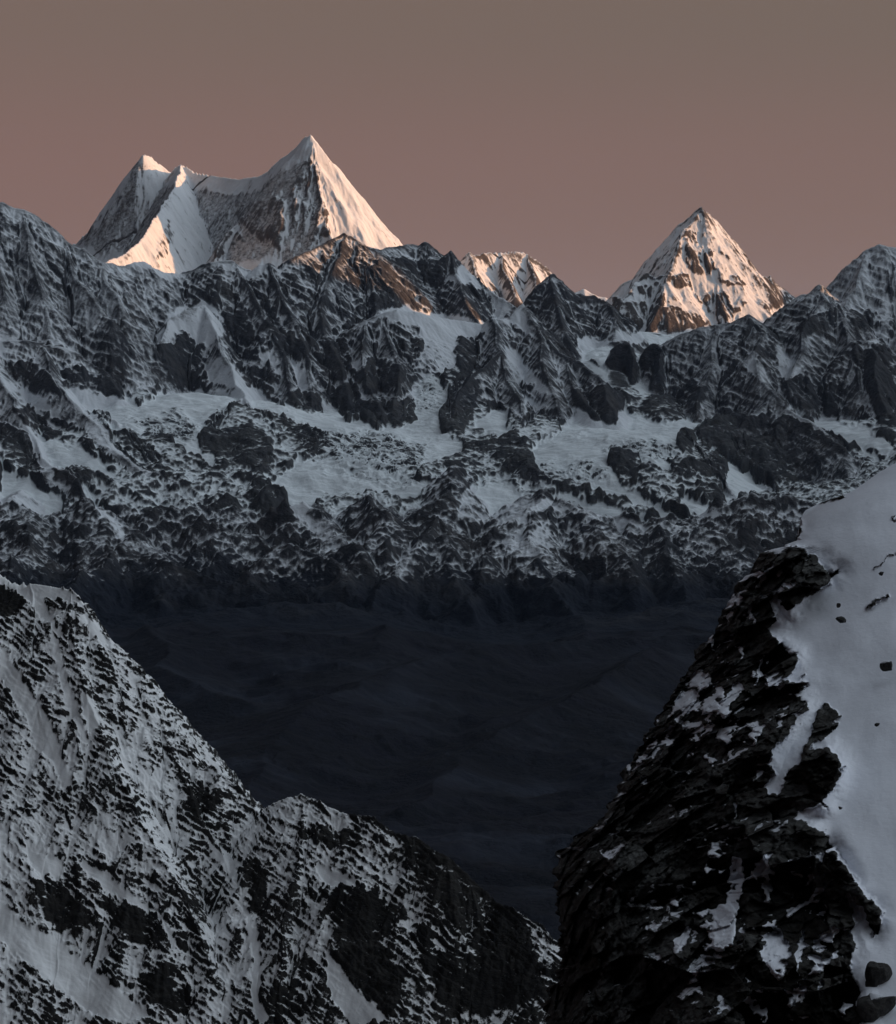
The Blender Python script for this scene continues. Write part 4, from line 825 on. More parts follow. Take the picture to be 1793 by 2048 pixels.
# ------------------------------------------------------------ left foreground ridge
def left_ridge():
    CR = [(-220,1100,1.86),(-80,1125,1.83),(0,1148,1.80),(25,1164,1.79),(65,1167,1.78),(105,1175,1.77),(136,1180,1.76),(161,1200,1.75),(186,1236,1.74),(201,1256,1.74),(226,1286,1.73),
          (251,1306,1.73),(281,1346,1.72),(296,1381,1.71),(321,1426,1.70),(352,1467,1.69),(377,1502,1.68),(397,1533,1.67),(412,1539,1.67),(427,1530,1.67),(442,1547,1.66),(482,1587,1.65),(517,1626,1.64),
          (542,1612,1.62),(578,1597,1.61),(613,1597,1.60),(648,1615,1.59),(703,1632,1.575),(753,1640,1.56),(794,1668,1.55),(829,1678,1.54),(864,1703,1.53),(899,1718,1.52),(940,1758,1.51),(985,1800,1.50),
          (1010,1813,1.49),(1050,1833,1.48),(1080,1858,1.47),(1105,1882,1.46),(1150,1910,1.45),(1250,1970,1.43),(1400,2060,1.40)]
    RL = [(1, 1.05, 1.5, 1.6, 1.0, CR),
          (1, 1.2, 1.2, 1.5, .25, [(136,1180,1.76),(150,1290,1.715),(175,1400,1.675),(220,1520,1.635),(290,1650,1.595),(360,1780,1.555),(430,1950,1.51)]),
          (1, 1.2, 1.2, 1.5, .25, [(65,1167,1.78),(60,1300,1.725),(80,1450,1.675),(110,1600,1.63),(170,1760,1.58),(230,1950,1.53)]),
          (1, 1.2, 1.2, 1.5, .2, [(0,1148,1.80),(-20,1350,1.73),(-10,1600,1.65),(30,1850,1.57)]),
          (1, 1.2, 1.2, 1.5, .2, [(321,1426,1.70),(345,1520,1.665),(400,1630,1.63),(450,1720,1.60),(490,1850,1.565),(500,2000,1.53)]),
          (1, 1.35, 1.35, 1.5, .22, [(613,1597,1.60),(600,1680,1.57),(590,1760,1.545),(570,1850,1.52),(560,1960,1.49),(560,2080,1.46)]),
          (1, 1.3, 1.3, 1.5, .22, [(648,1615,1.59),(690,1720,1.55),(680,1800,1.53),(700,1900,1.50),(760,2000,1.47),(800,2100,1.44)]),
          (1, 1.3, 1.3, 1.5, .2, [(794,1668,1.55),(800,1760,1.52),(830,1850,1.495),(900,1960,1.465),(960,2080,1.43)]),
          (1, 1.3, 1.3, 1.5, .2, [(940,1758,1.51),(960,1850,1.48),(1010,1930,1.46),(1040,2020,1.435)]),
          ]
    u = np.arange(-0.26, 0.11, 0.00030 / RES)
    y = np.concatenate([np.arange(1180, 1380, 1.6 / RES), np.arange(1380, 1780, 0.62 / RES), np.arange(1780, 2300, 4 / RES)])
    Yv = (y[:, None] * np.ones(len(u))[None]).astype(F32); Xv = Yv * u[None].astype(F32)
    B = (-620 + (Yv - 1400) * 0.05).astype(F32) - Yv * 0.0
    B = np.where(Yv > 1850, B - (Yv - 1850) * 1.0, B).astype(F32)
    wx = 5 * fbm(Xv / 45, Yv / 45, 3, 81); wy = 9 * fbm(Xv / 45, Yv / 45, 3, 82)
    Zv, Dv, _ = ridge_field(Xv + wx, Yv + wy, B, RL, k=9)
    def grad(Z):
        du = np.gradient(Z, u, axis=1).astype(F32); dy = np.gradient(Z, y, axis=0).astype(F32)
        return du / Yv, dy - Xv / Yv / Yv * du
    gx, gy = grad(Zv)
    ER = erode(Xv, Yv, gx, gy, 46, 0.085, 4, keep=Dv * 1.0 + 2, seed=5, branch=0.8) * 0.95
    ER = ER + np.clip(Dv / 14, 0.25, 1) * (fbm(Xv / 19, Yv / 19, 3, 84, ridged=True) * 2.2)
    px, py = to_px(Xv, Yv, Zv)
    pt = np.zeros_like(Zv)
    ZL = (1.991, 0, 1100)
    paint(px, py, pt, [
        (2.6, zoom(*ZL, [(-100,60),(0,95),(60,135),(130,132),(210,150),(270,160),(330,215),(350,250),(300,215),(230,195),(170,200),(190,260),(240,330),(290,390),(230,330),(150,250),(110,200),(60,170),(0,140),(-100,100)])),
        (1.5, zoom(*ZL, [(310,270),(350,260),(400,320),(470,400),(430,390),(370,330)])),
        (-1.6, zoom(*ZL, [(-40,140),(40,150),(110,210),(60,280),(-40,260)])),
        (-1.2, zoom(*ZL, [(170,200),(310,210),(350,250),(250,250),(200,240)])),
        (1.4, zoom(*ZL, [(0,400),(60,470),(130,580),(210,700),(260,860),(300,980),(250,930),(170,800),(80,640),(0,520)])),
        (1.6, zoom(*ZL, [(330,560),(400,670),(370,740),(340,720)])),
        (1.5, zoom(*ZL, [(210,330),(250,440),(280,560),(320,680),(370,830),(330,760),(270,620),(220,460)])),
        (-1.5, zoom(*ZL, [(130,1340),(260,1340),(330,1420),(380,1480),(360,1530),(220,1500),(170,1440)])),
        (-1.7, zoom(*ZL, [(410,1390),(540,1420),(640,1490),(680,1590),(560,1570),(440,1490)])),
        (-1.5, zoom(*ZL, [(550,1700),(640,1690),(760,1760),(760,1860),(640,1850),(560,1780)])),
        (-1.6, zoom(*ZL, [(760,930),(830,960),(840,1060),(790,1060),(750,1010)])),
        (-1.5, zoom(*ZL, [(1180,1120),(1300,1110),(1440,1130),(1440,1180),(1300,1200),(1190,1160)])),
        (-1.5, zoom(*ZL, [(1280,1370),(1420,1350),(1600,1420),(1620,1480),(1500,1560),(1620,1720),(1560,1870),(1420,1760),(1340,1600),(1330,1480)])),
        (-1.3, zoom(*ZL, [(1600,1130),(1800,1230),(2100,1500),(2180,1800),(1800,1870),(1680,1640),(1640,1500),(1790,1480),(1640,1280)])),
        (-1.3, zoom(*ZL, [(970,1260),(1040,1260),(1080,1400),(1060,1480),(1000,1420)])),
        (-1.2, zoom(*ZL, [(1160,1620),(1260,1640),(1240,1700),(1160,1690)])),
        (-1.1, zoom(*ZL, [(1080,1760),(1180,1740),(1260,1860),(1100,1880)])),
        (2.0, zoom(*ZL, [(970,1420),(1020,1500),(1040,1620),(1030,1800),(1080,1890),(1020,1890),(1000,1760),(1010,1620),(990,1520)])),
        (1.5, zoom(*ZL, [(1250,1260),(1340,1290),(1420,1330),(1370,1370),(1290,1340)])),
        (1.8, zoom(*ZL, [(1300,1600),(1400,1720),(1520,1840),(1560,1890),(1400,1890),(1300,1760)])),
        (1.3, zoom(*ZL, [(0,1340),(60,1480),(200,1540),(330,1640),(480,1760),(620,1880),(400,1880),(160,1700),(0,1560)])),
        (1.5, zoom(*ZL, [(640,1480),(700,1560),(680,1610),(650,1540)])),
        (1.2, zoom(*ZL, [(300,1230),(420,1290),(560,1400),(640,1470),(520,1410),(360,1330)])),
        (1.2, zoom(*ZL, [(100,1180),(240,1240),(260,1320),(140,1290)])),
        (1.2, zoom(*ZL, [(1640,1480),(1800,1500),(1900,1640),(1760,1590)])),
        (1.0, zoom(*ZL, [(800,1120),(940,1250),(960,1380),(860,1220)])),
        ], warp=9, wl=20, soft=7)
    calm = 1 - 0.8 * smooth(0.0, 1.2, pt)
    Zv = Zv + ER * (1 - 0.75 * smooth(0.0, 1.2, pt))
    # bedding: thin broken ledges of slabby rock, dipping right, steeper low down
    q = Zv + 0.55 * Xv + 0.10 * Yv; al = Xv - 0.55 * Zv
    wq = 9 * fbm(Xv / 60, Yv / 60, 4, 90)
    md = smooth(-0.35, 0.3, fbm(Xv / 38, Yv / 38, 3, 91) + 0.1)
    Zv = Zv + calm * md * (fbm(al / 24, (q + 0.7 * wq) / 5.2, 4, 92, ridged=True) * 3.4)
    qq = (q + wq * 1.4) / 3.1 + 0.9 * fbm(al / 9, q / 3, 2, 95); fr = qq - np.floor(qq)
    Zv = Zv - (np.where(fr < 0.72, fr / 0.72, (1 - fr) / 0.28) - 0.5).astype(F32) * 0.7 * calm * md
    Zv += calm * (fbm(Xv / 4.5, Yv / 4.5, 3, 96, ridged=True) * 0.9)
    gx, gy = grad(Zv)
    sl = np.sqrt(gx * gx + gy * gy)
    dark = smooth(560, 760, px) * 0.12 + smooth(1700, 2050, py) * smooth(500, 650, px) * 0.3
    cavl = np.clip((box(Zv, 5) - Zv) / 0.9, -1, 1) + np.clip((box(Zv, 16) - Zv) / 3.0, -1, 1)
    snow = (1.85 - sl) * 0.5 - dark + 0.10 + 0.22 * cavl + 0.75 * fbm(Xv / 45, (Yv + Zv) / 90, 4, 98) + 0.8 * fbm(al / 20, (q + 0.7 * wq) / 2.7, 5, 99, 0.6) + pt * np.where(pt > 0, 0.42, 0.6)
    snow = np.clip(snow, -1.4, 1.6)
    co = np.stack([Xv, Yv, Zv], -1).reshape(-1, 3)
    o = mesh_from('mountain_ridge', co, quads(*Zv.shape), M_left, {'snow': snow.reshape(-1)})
    link(o, 'near ridge of slabby rock under fresh snow, falling from the left edge to the bottom', 'mountain ridge', 'structure')
left_ridge()

# ------------------------------------------------------------ right foreground: rock cliff with a smooth snow slope
SIL = [(4500,-620),(2120,740),(2000,800),(1900,860),(1793,925),(1760,944),(1720,972),(1700,988),(1684,994),(1668,997),(1640,1006),(1612,1020),(1596,1040),(1584,1060),(1574,1080),(1558,1094),(1520,1101),(1504,1108),(1496,1124),(1488,1140),(1478,1155),
       (1465,1180),(1450,1205),(1432,1216),(1425,1240),(1410,1265),(1385,1300),(1360,1340),(1335,1375),(1320,1400),(1305,1430),(1285,1465),(1265,1490),(1250,1512),(1235,1545),(1215,1590),(1190,1630),(1172,1650),(1150,1670),
       (1122,1690),(1106,1702),(1100,1740),(1094,1790),(1099,1850),(1104,1920),(1098,1960),(1084,1990),(1078,2048),(1070,2100),(1060,2160)]
def d_plane(px, py):
    return 1.0 / (0.003333 + 1.726e-6 * (py - 930) + 2.9e-7 * (px - 1793))
ZG = (4.045, 1350, 1000); ZH = (2.412, 1050, 1500)
CLIFF_SNOW = [
 (2.0, [(6500,-1900),(4400,-800),(2000,660),(1850,790),(1740,870),(1640,940),(1560,1000),(1590,1037),(1602,1054),(1595,1074),(1574,1086),(1597,1096),(1614,1100),(1612,1116),(1618,1121),(1622,1110),(1634,1112),(1633,1126),(1649,1138),(1656,1145),(1676,1142),(1664,1151),(1659,1163),(1642,1175),(1597,1203),(1582,1217),(1570,1216),(1560,1203),(1556,1190),(1540,1205),(1553,1217),(1555,1237),(1532,1260),(1548,1272),(1555,1284),(1572,1297),(1590,1309),(1592,1321),(1585,1341),(1572,1358),(1587,1366),(1600,1362),(1614,1371),(1612,1376),(1582,1388),(1595,1395),(1612,1410),(1612,1420),(1592,1442),(1565,1475),(1543,1500),(1541,1520),(1547,1545),(1530,1575),(1556,1591),(1572,1554),(1597,1529),(1612,1502),(1655,1498),(1688,1533),(1674,1566),(1643,1600),(1652,1612),(1632,1608),(1597,1624),(1593,1641),(1647,1666),(1672,1707),(1693,1736),(1713,1765),(1734,1798),(1752,1808),(1762,1825),(1759,1857),(1748,1872),(1738,1845),(1728,1815),(1713,1800),(1697,1790),(1712,1840),(1697,1865),(1709,1894),(1697,1935),(1722,1985),(1709,2006),(1730,2039),(1713,2048),(1700,2300),(6500,2600)]),
 (-2.5, [(1640,1004),(1652,990),(1668,978),(1682,984),(1690,992),(1672,997),(1655,1003)]),
 (-2.0, [(1652,1403),(1664,1418),(1686,1430),(1664,1443),(1676,1450),(1654,1470),(1627,1487),(1608,1502),(1622,1470),(1624,1450),(1640,1418)]),
 (-2.0, zoom(*ZG, [(1035,1420),(1065,1400),(1060,1418),(1045,1425)])),
 (-1.5, zoom(*ZG, [(1530,880),(1600,820),(1680,765),(1720,760),(1745,800),(1690,790),(1600,850),(1550,885)])),
 (-1.5, zoom(*ZG, [(1605,550),(1660,500),(1770,420),(1792,405),(1792,425),(1680,510),(1625,560)])),
 (-1.2, zoom(*ZG, [(1740,130),(1792,110),(1792,180),(1750,190)])),
 (2, zoom(*ZG, [(525,665),(600,600),(700,590),(720,560),(745,528),(800,478),(790,540),(755,560),(752,640),(690,700),(630,720),(680,660),(690,625),(620,625)])),
 (2, zoom(*ZG, [(810,410),(870,370),(880,440),(860,440),(830,430)])),
 (2, zoom(*ZG, [(870,550),(860,640),(805,590)])),
 (2, zoom(*ZG, [(990,465),(970,490),(940,505),(970,465)])),
 (2, zoom(*ZG, [(905,690),(965,650),(980,680),(920,722)])),
 (2, zoom(*ZG, [(862,670),(850,740),(820,790),(880,880),(830,930),(800,900),(770,830),(830,760),(800,730)])),
 (2, zoom(*ZG, [(415,800),(500,735),(480,775),(555,800),(540,840),(620,850),(660,980),(640,1000),(590,950),(600,880),(530,860),(490,815),(460,850),(430,855)])),
 (2, zoom(*ZG, [(640,840),(690,790),(690,820),(660,845)])),
 (2, zoom(*ZG, [(430,1000),(420,930),(480,870),(450,950)])),
 (2, zoom(*ZG, [(290,1010),(300,1130),(325,1130),(318,1240),(300,1200),(250,1120),(285,1100),(270,1030)])),
 (2, zoom(*ZG, [(490,1190),(540,1190),(570,1240),(540,1300),(530,1240)])),
 (2, zoom(*ZG, [(500,1100),(550,1130),(520,1135)])),
 (2, zoom(*ZG, [(470,1320),(500,1305),(520,1325)])),
 (2, zoom(*ZG, [(700,1275),(715,1310),(700,1400),(720,1420),(660,1500),(650,1480),(670,1440),(610,1420),(680,1370)])),
 (2.2, zoom(*ZG, [(125,1450),(155,1370),(220,1395),(280,1385),(300,1500),(260,1510),(185,1520)])),
 (2.2, zoom(*ZG, [(500,1455),(555,1520),(470,1640),(440,1750),(360,1750),(340,1710),(210,1740),(270,1620),(370,1650),(440,1560)])),
 (2.2, zoom(*ZG, [(20,1600),(60,1530),(180,1560),(200,1640),(180,1720),(100,1690),(60,1660),(0,1680)])),
 (2.2, zoom(*ZG, [(0,1640),(40,1600),(100,1720),(190,1700),(150,1720),(0,1700)])),
 (2.2, zoom(*ZG, [(320,1520),(380,1510),(405,1580),(380,1620),(350,1560)])),
 (2, zoom(*ZG, [(5,1740),(70,1790),(160,1800),(215,1780),(240,1830),(215,1900),(200,1830),(130,1830),(140,1860),(60,1840)])),
 (2, zoom(*ZG, [(260,1860),(320,1830),(360,1850),(365,1880)])),
 (2, zoom(*ZG, [(385,1790),(400,1850),(460,1860),(420,1875),(375,1850)])),
 (2, zoom(*ZG, [(380,1940),(420,1925),(470,1945),(420,1955)])),
 (2, zoom(*ZG, [(740,1490),(765,1560),(745,1540)])),
 (2, zoom(*ZG, [(820,1510),(870,1490),(855,1555)])),
 (2, zoom(*ZG, [(570,1610),(600,1580),(620,1620)])),
 (2, zoom(*ZG, [(695,1600),(710,1640),(700,1665)])),
 (2, zoom(*ZG, [(880,1620),(820,1740),(740,1830),(650,1980),(600,1900),(620,1840),(560,1810),(680,1785),(700,1820),(760,1790),(840,1680)])),
 (2, zoom(*ZG, [(950,1625),(870,1750),(860,1745),(920,1650)])),
 # lower part
 (2, zoom(*ZH, [(845,45),(880,0),(895,30),(935,50),(910,60),(910,80),(880,45)])),
 (2, zoom(*ZH, [(482,70),(495,48),(515,80),(512,105),(490,90)])),
 (2, zoom(*ZH, [(560,120),(585,140),(582,160),(568,150)])),
 (2, zoom(*ZH, [(755,150),(790,135),(765,157)])),
 (2, zoom(*ZH, [(345,310),(360,335),(350,338)])),
 (2, zoom(*ZH, [(368,470),(382,490),(386,512),(374,495)])),
 (2, zoom(*ZH, [(545,0),(555,40),(545,45)])),
 (2, zoom(*ZH, [(1100,150),(1120,95),(1145,100),(1140,140)])),
 (2, zoom(*ZH, [(1155,175),(1240,180),(1215,225),(1180,210)])),
 (2, zoom(*ZH, [(875,505),(900,460),(935,450),(968,500),(960,520),(935,528)])),
 (2, zoom(*ZH, [(850,575),(880,548),(930,575),(978,580),(955,592),(880,590)])),
 (2, zoom(*ZH, [(708,745),(745,708),(785,740),(730,755)])),
 (2, zoom(*ZH, [(803,630),(820,632),(818,645)])),
 (2, zoom(*ZH, [(990,535),(1040,520),(1060,620),(1030,720),(1015,940),(960,970),(855,960),(900,930),(900,870),(845,845),(880,830),(920,830),(900,790),(860,810),(810,790),(900,765),(960,740),(985,680)])),
 (2, zoom(*ZH, [(795,850),(790,900),(770,940),(775,985),(750,965),(718,980),(730,930),(705,910),(740,900)])),
 (2, zoom(*ZH, [(590,1060),(610,1020),(625,1058)])),
 (2, zoom(*ZH, [(1075,620),(1110,565),(1160,500),(1190,495),(1185,560),(1205,600),(1150,610),(1110,625)])),
 (2, zoom(*ZH, [(1125,630),(1180,620),(1190,660),(1195,720),(1160,735),(1150,680),(1130,670)])),
 (2, zoom(*ZH, [(1010,250),(1035,290),(1015,345),(1005,300)])),
 (2, zoom(*ZH, [(1115,390),(1150,340),(1172,325),(1150,360)])),
 (2, zoom(*ZH, [(1365,480),(1390,470),(1385,510)])),
 (2, zoom(*ZH, [(1400,500),(1450,490),(1430,545),(1405,530)])),
 (2, zoom(*ZH, [(1345,640),(1390,580),(1400,620),(1370,650)])),
 (1.8, zoom(*ZH, [(1255,800),(1300,760),(1420,680),(1445,650),(1400,730),(1330,770),(1270,820)])),
 (2, zoom(*ZH, [(1130,980),(1160,930),(1140,890),(1230,860),(1270,930),(1280,1000),(1260,1080),(1220,1110),(1180,1060)])),
 (1.8, zoom(*ZH, [(1340,830),(1355,920),(1340,1000),(1320,1100),(1310,1000)])),
 (1.8, zoom(*ZH, [(1420,890),(1500,830),(1525,870),(1480,930),(1430,920)])),
 (1.8, zoom(*ZH, [(1560,720),(1600,730),(1640,790),(1640,840),(1600,830)])),
 (1.6, zoom(*ZH, [(1370,1080),(1440,1020),(1530,930),(1500,1000),(1430,1070)])),
 (1.8, zoom(*ZH, [(1270,1190),(1310,1140),(1360,1120),(1350,1220),(1270,1230)])),
 (1.8, zoom(*ZH, [(1050,1205),(1090,1190),(1140,1240),(1175,1240),(1170,1315),(1100,1270)])),
 (1.8, zoom(*ZH, [(1410,1120),(1445,1100),(1440,1150),(1410,1150)])),
 (2, zoom(*ZH, [(995,1050),(1010,1020),(1015,1045)])),
 (1.6, zoom(*ZH, [(865,1055),(920,1050),(890,1065)])),
 (1.6, zoom(*ZH, [(1520,1200),(1580,1230),(1540,1290),(1520,1260)])),
]
def facets(x, y, z, size, seed, tilt):
    # chiselled blocks: every Voronoi cell gets its own offset and its own flat, tilted face
    x, y, z = x / F32(size), y / F32(size), z / F32(size)
    bx, by, bz = np.floor(x), np.floor(y), np.floor(z)
    best = np.full(x.shape, 1e9, F32); val = np.zeros(x.shape, F32)
    T = np.random.RandomState(seed).rand(7, 256).astype(F32)
    for i in (-1, 0, 1):
        for j in (-1, 0, 1):
            for k in (-1, 0, 1):
                h = PERM[(PERM[(PERM[(bx + i).astype(np.int32) & 255] + (by + j).astype(np.int32)) & 255] + (bz + k).astype(np.int32)) & 255]
                dx = x - bx - i - T[0][h]; dy = y - by - j - T[1][h]; dz = z - bz - k - T[2][h]
                d = dx * dx + dy * dy + dz * dz
                w = d < best
                best = np.where(w, d, best)
                v = T[3][h] - 0.5 + tilt * ((T[4][h] - 0.5) * dx + (T[5][h] - 0.5) * dz + (T[6][h] - 0.5) * dy)
                val = np.where(w, v, val)
    return val

def right_cliff():
    rows = np.concatenate([np.arange(-600, 745, 9 / RES), np.arange(745, 2150, 1.75 / RES)])
    sx = np.array([p[0] for p in SIL], float); sy = np.array([p[1] for p in SIL], float)
    sil = np.interp(rows, sy, sx)
    rocky = smooth(1025, 1060, rows)
    sil0 = sil.copy()
    jag = rocky * (22 * fbm(rows / 34, rows * 0 + 3.3, 4, 101, ridged=True) + 4 * fbm(rows / 9, rows * 0 + 1.3, 3, 102, ridged=True) + 3)
    sil = sil + jag - 9 * np.exp(-((rows - 990) / 6.0) ** 2)
    nb, ncc = 60, int(640 * RES)
    s = np.linspace(0, 1, ncc) ** 1.0
    edge_x = np.maximum(2130, sil + 60)
    PXg = sil[:, None] + s[None] * (edge_x - sil)[:, None]
    far_x = edge_x[:, None] + (5600 - edge_x[:, None]) * (np.linspace(0, 1, int(90 * RES) + 1)[1:] ** 1.6)[None]
    PXg = np.concatenate([PXg, far_x], 1); ncc = PXg.shape[1]
    PYg = rows[:, None] * np.ones(ncc)[None]
    kk = int(110 * RES); kw = np.hanning(2 * kk + 1); kw /= kw.sum()
    sils = np.convolve(np.pad(sil0, kk, 'reflect', reflect_type='odd'), kw, 'valid')
    e = np.maximum(PXg - sils[:, None], -20) + 20               # pixels from the edge
    snow = np.full(PXg.shape, -1.0, F32)
    PXf = PXg.astype(F32); PYf = PYg.astype(F32)
    paint(PXf, PYf, snow, CLIFF_SNOW, warp=9, wl=15, soft=5)
    soft = np.full(PXg.shape, 0.0, F32)
    paint(PXf, PYf, soft, CLIFF_SNOW[:1], warp=4, wl=14, soft=55)
    soft = smooth(0.8, 2.0, soft)
    inmain = np.zeros(PXg.shape, F32)
    paint(PXf, PYf, inmain, CLIFF_SNOW[:1], warp=9, wl=15, soft=9)
    inmain = np.clip(inmain / 2, 0, 1)
    ramp = np.zeros(PXg.shape, F32)                       # every small snow patch lies on a ledge that tilts up
    for val, pts in CLIFF_SNOW[6:]:
        ys = [p[1] for p in pts]; yc = 0.5 * (min(ys) + max(ys)); hh = max(ys) - min(ys) + 16
        one = np.zeros(PXg.shape, F32)
        paint(PXf, PYf, one, [(1.0, pts)], warp=9, wl=15, soft=7)
        ramp += one * np.clip((yc - PYf) / hh * 2, -1.2, 1.2) * min(hh * 0.050, 4.0)
    D = d_plane(PXg, PYg)
    # the slope rolls away at its edge and the rock face turns to the left
    D = D + 10 * np.exp(-e / 34.0) + 34 * np.exp(-e / 170.0) * smooth(940, 1350, rows)[:, None]
    # broad ribs of the cliff
    x, y, z = (PXg - CX) / FPX * D, D, -(PYg - 700) / FPX * D
    x, y, z = [v.astype(F32) for v in (x, y, z)]
    rib = fbm3(x / 17, y / 30, z / 34, 3, 110, ridged=True)
    blk = fbm3(x / 6 + 0.2 * z / 6, y / 8, z / 7, 4, 113, ridged=True)
    # slabs: stepped bedding dipping down right
    q = (z * 0.9 + x * 0.55 + y * 0.15) / 1.9 + 2.0 * fbm3(x / 9, y / 9, z / 9, 3, 118)
    fr = q - np.floor(q); saw = np.where(fr < 0.8, fr / 0.8, (1 - fr) / 0.2)
    q2 = (z * 0.9 + x * 0.5) / 0.62 + 1.6 * fbm3(x / 4, y / 4, z / 4, 3, 121)
    fr2 = q2 - np.floor(q2); saw2 = np.where(fr2 < 0.8, fr2 / 0.8, (1 - fr2) / 0.2)
    chip = fbm3(x / 1.6, y / 1.6, z / 1.1, 4, 125, ridged=True)
    wb = 1.4 * fbm3(x / 5, y / 5, z / 5, 3, 137)
    ax, az_ = x * 0.86 - z * 0.5 + wb, x * 0.5 + z * 0.86 + 0.5 * wb      # along and across the bedding
    f1 = facets(ax / 1.2, y / 1.2, az_, 9.0, 1, 2.2)
    f2 = facets(ax / 1.6, y / 1.2, az_, 3.4, 2, 2.2)
    f3 = facets(ax / 2.4, y / 1.2, az_, 1.1, 3, 1.8)
    rockd = 9.0 * (0.5 - rib) + 2.2 * (0.5 - blk) + 6.5 * f1 + 2.6 * f2 + 0.7 * f3 + 0.15 * saw2 + 0.35 * (0.5 - chip)
    soft_snow = soft
    mask = smooth(-0.3, 0.3, snow)
    roll = fbm3(x / 26, y / 40, z / 40, 3, 130) * 3.4 + fbm3((x - 0.6 * z) / 11, y / 20, (z + x) / 16, 3, 132) * 1.1 + fbm3((x - 0.7 * z) / 7, y / 30, (z + x) / 22, 3, 134) * 0.35 + fbm3((x - 0.5 * z) / 1.6, y / 8, (z + x) / 5, 4, 139) * 0.10
    fade_e = 1 - np.exp(-(PXg - sil[:, None]) / 7.0)
    # snow gathers where the rock faces up
    def nz_of(Dd):
        Xq = u_of(PXg, PYg) * Dd; Zq = t_of(PYg) * Dd
        ax_, ay_, azz = np.gradient(Xq, axis=1), np.gradient(Dd, axis=1), np.gradient(Zq, axis=1)
        cx_, cy_, cz_ = np.gradient(Xq, axis=0), np.gradient(Dd, axis=0), np.gradient(Zq, axis=0)
        nx = ay_ * cz_ - azz * cy_; ny = azz * cx_ - ax_ * cz_; nz = ax_ * cy_ - ay_ * cx_
        return np.abs(nz) * np.sign(-nz * np.sign(ny) * -1) / np.sqrt(nx * nx + ny * ny + nz * nz + 1e-12)
    nz = nz_of(D + (rockd + ramp) * fade_e)
    nz = nz if np.mean(nz[-400:, :300]) > 0 else -nz
    k5 = np.ones(5) / 5
    nz = sum(np.roll(np.roll(nz, a, 0), b, 1) for a in (-2, -1, 0, 1, 2) for b in (-2, -1, 0, 1, 2)) / 25
    zone = 0.70 + 0.30 * np.maximum(smooth(1380, 1600, PXg) * smooth(1640, 1800, PYg), smooth(1560, 1450, PYg) * smooth(1150, 1250, PYg))
    snow = np.where(snow > -1.01, snow + (1 - soft) * (1.6 * smooth(0.36, 0.75, nz) * zone + 0.9 * (nz - 0.35) * smooth(-0.99, 0.2, snow)), snow)
    snow = np.clip(snow, -1, 1).astype(F32)
    patch = 9.0 * (0.5 - rib) + (1 - inmain) * (2.2 * (0.5 - blk) + 4.0 * f1 + 0.7 * f2 + 0.3 * f3 + ramp)
    mask = smooth(-0.3, 0.3, snow)
    rk = rockd * fade_e
    sn_d = soft * roll + (1 - soft) * (patch * fade_e)
    disp = (1 - mask) * (rk * (1 - soft) + soft * (roll - 0.6 + 1.1 * f2 + 0.5 * f3)) + mask * sn_d
    D = D + disp
    Xg = u_of(PXg, PYg) * D; Zg = t_of(PYg) * D; Yg = D
    # hidden far side, closing the ridge behind the edge
    k = np.linspace(1, 0, nb, endpoint=False)[None]
    bD = D[:, :1] + 75 * k ** 1.6
    bx = Xg[:, :1] + 20 * k ** 2.2; bz = Zg[:, :1] - 18 * k ** 1.5
    bx = bx + 1.2 * fbm(bD / 9, bz / 9, 3, 140) * np.minimum(k * 4, 1)
    Xa = np.concatenate([bx, Xg], 1); Ya = np.concatenate([bD, Yg], 1); Za = np.concatenate([bz, Zg], 1)
    Sa = np.concatenate([np.repeat(snow[:, :1], nb, 1) - 0.2, snow], 1)
    co = np.stack([Xa, Ya, Za], -1).reshape(-1, 3)
    f = quads(*Xa.shape)[:, ::-1]
    o = mesh_from('mountain_slope', co, f, M_cliff, {'snow': Sa.reshape(-1)})
    link(o, 'near black cliff with snow patches under a smooth snow slope at the right edge', 'mountain slope', 'structure')
right_cliff()

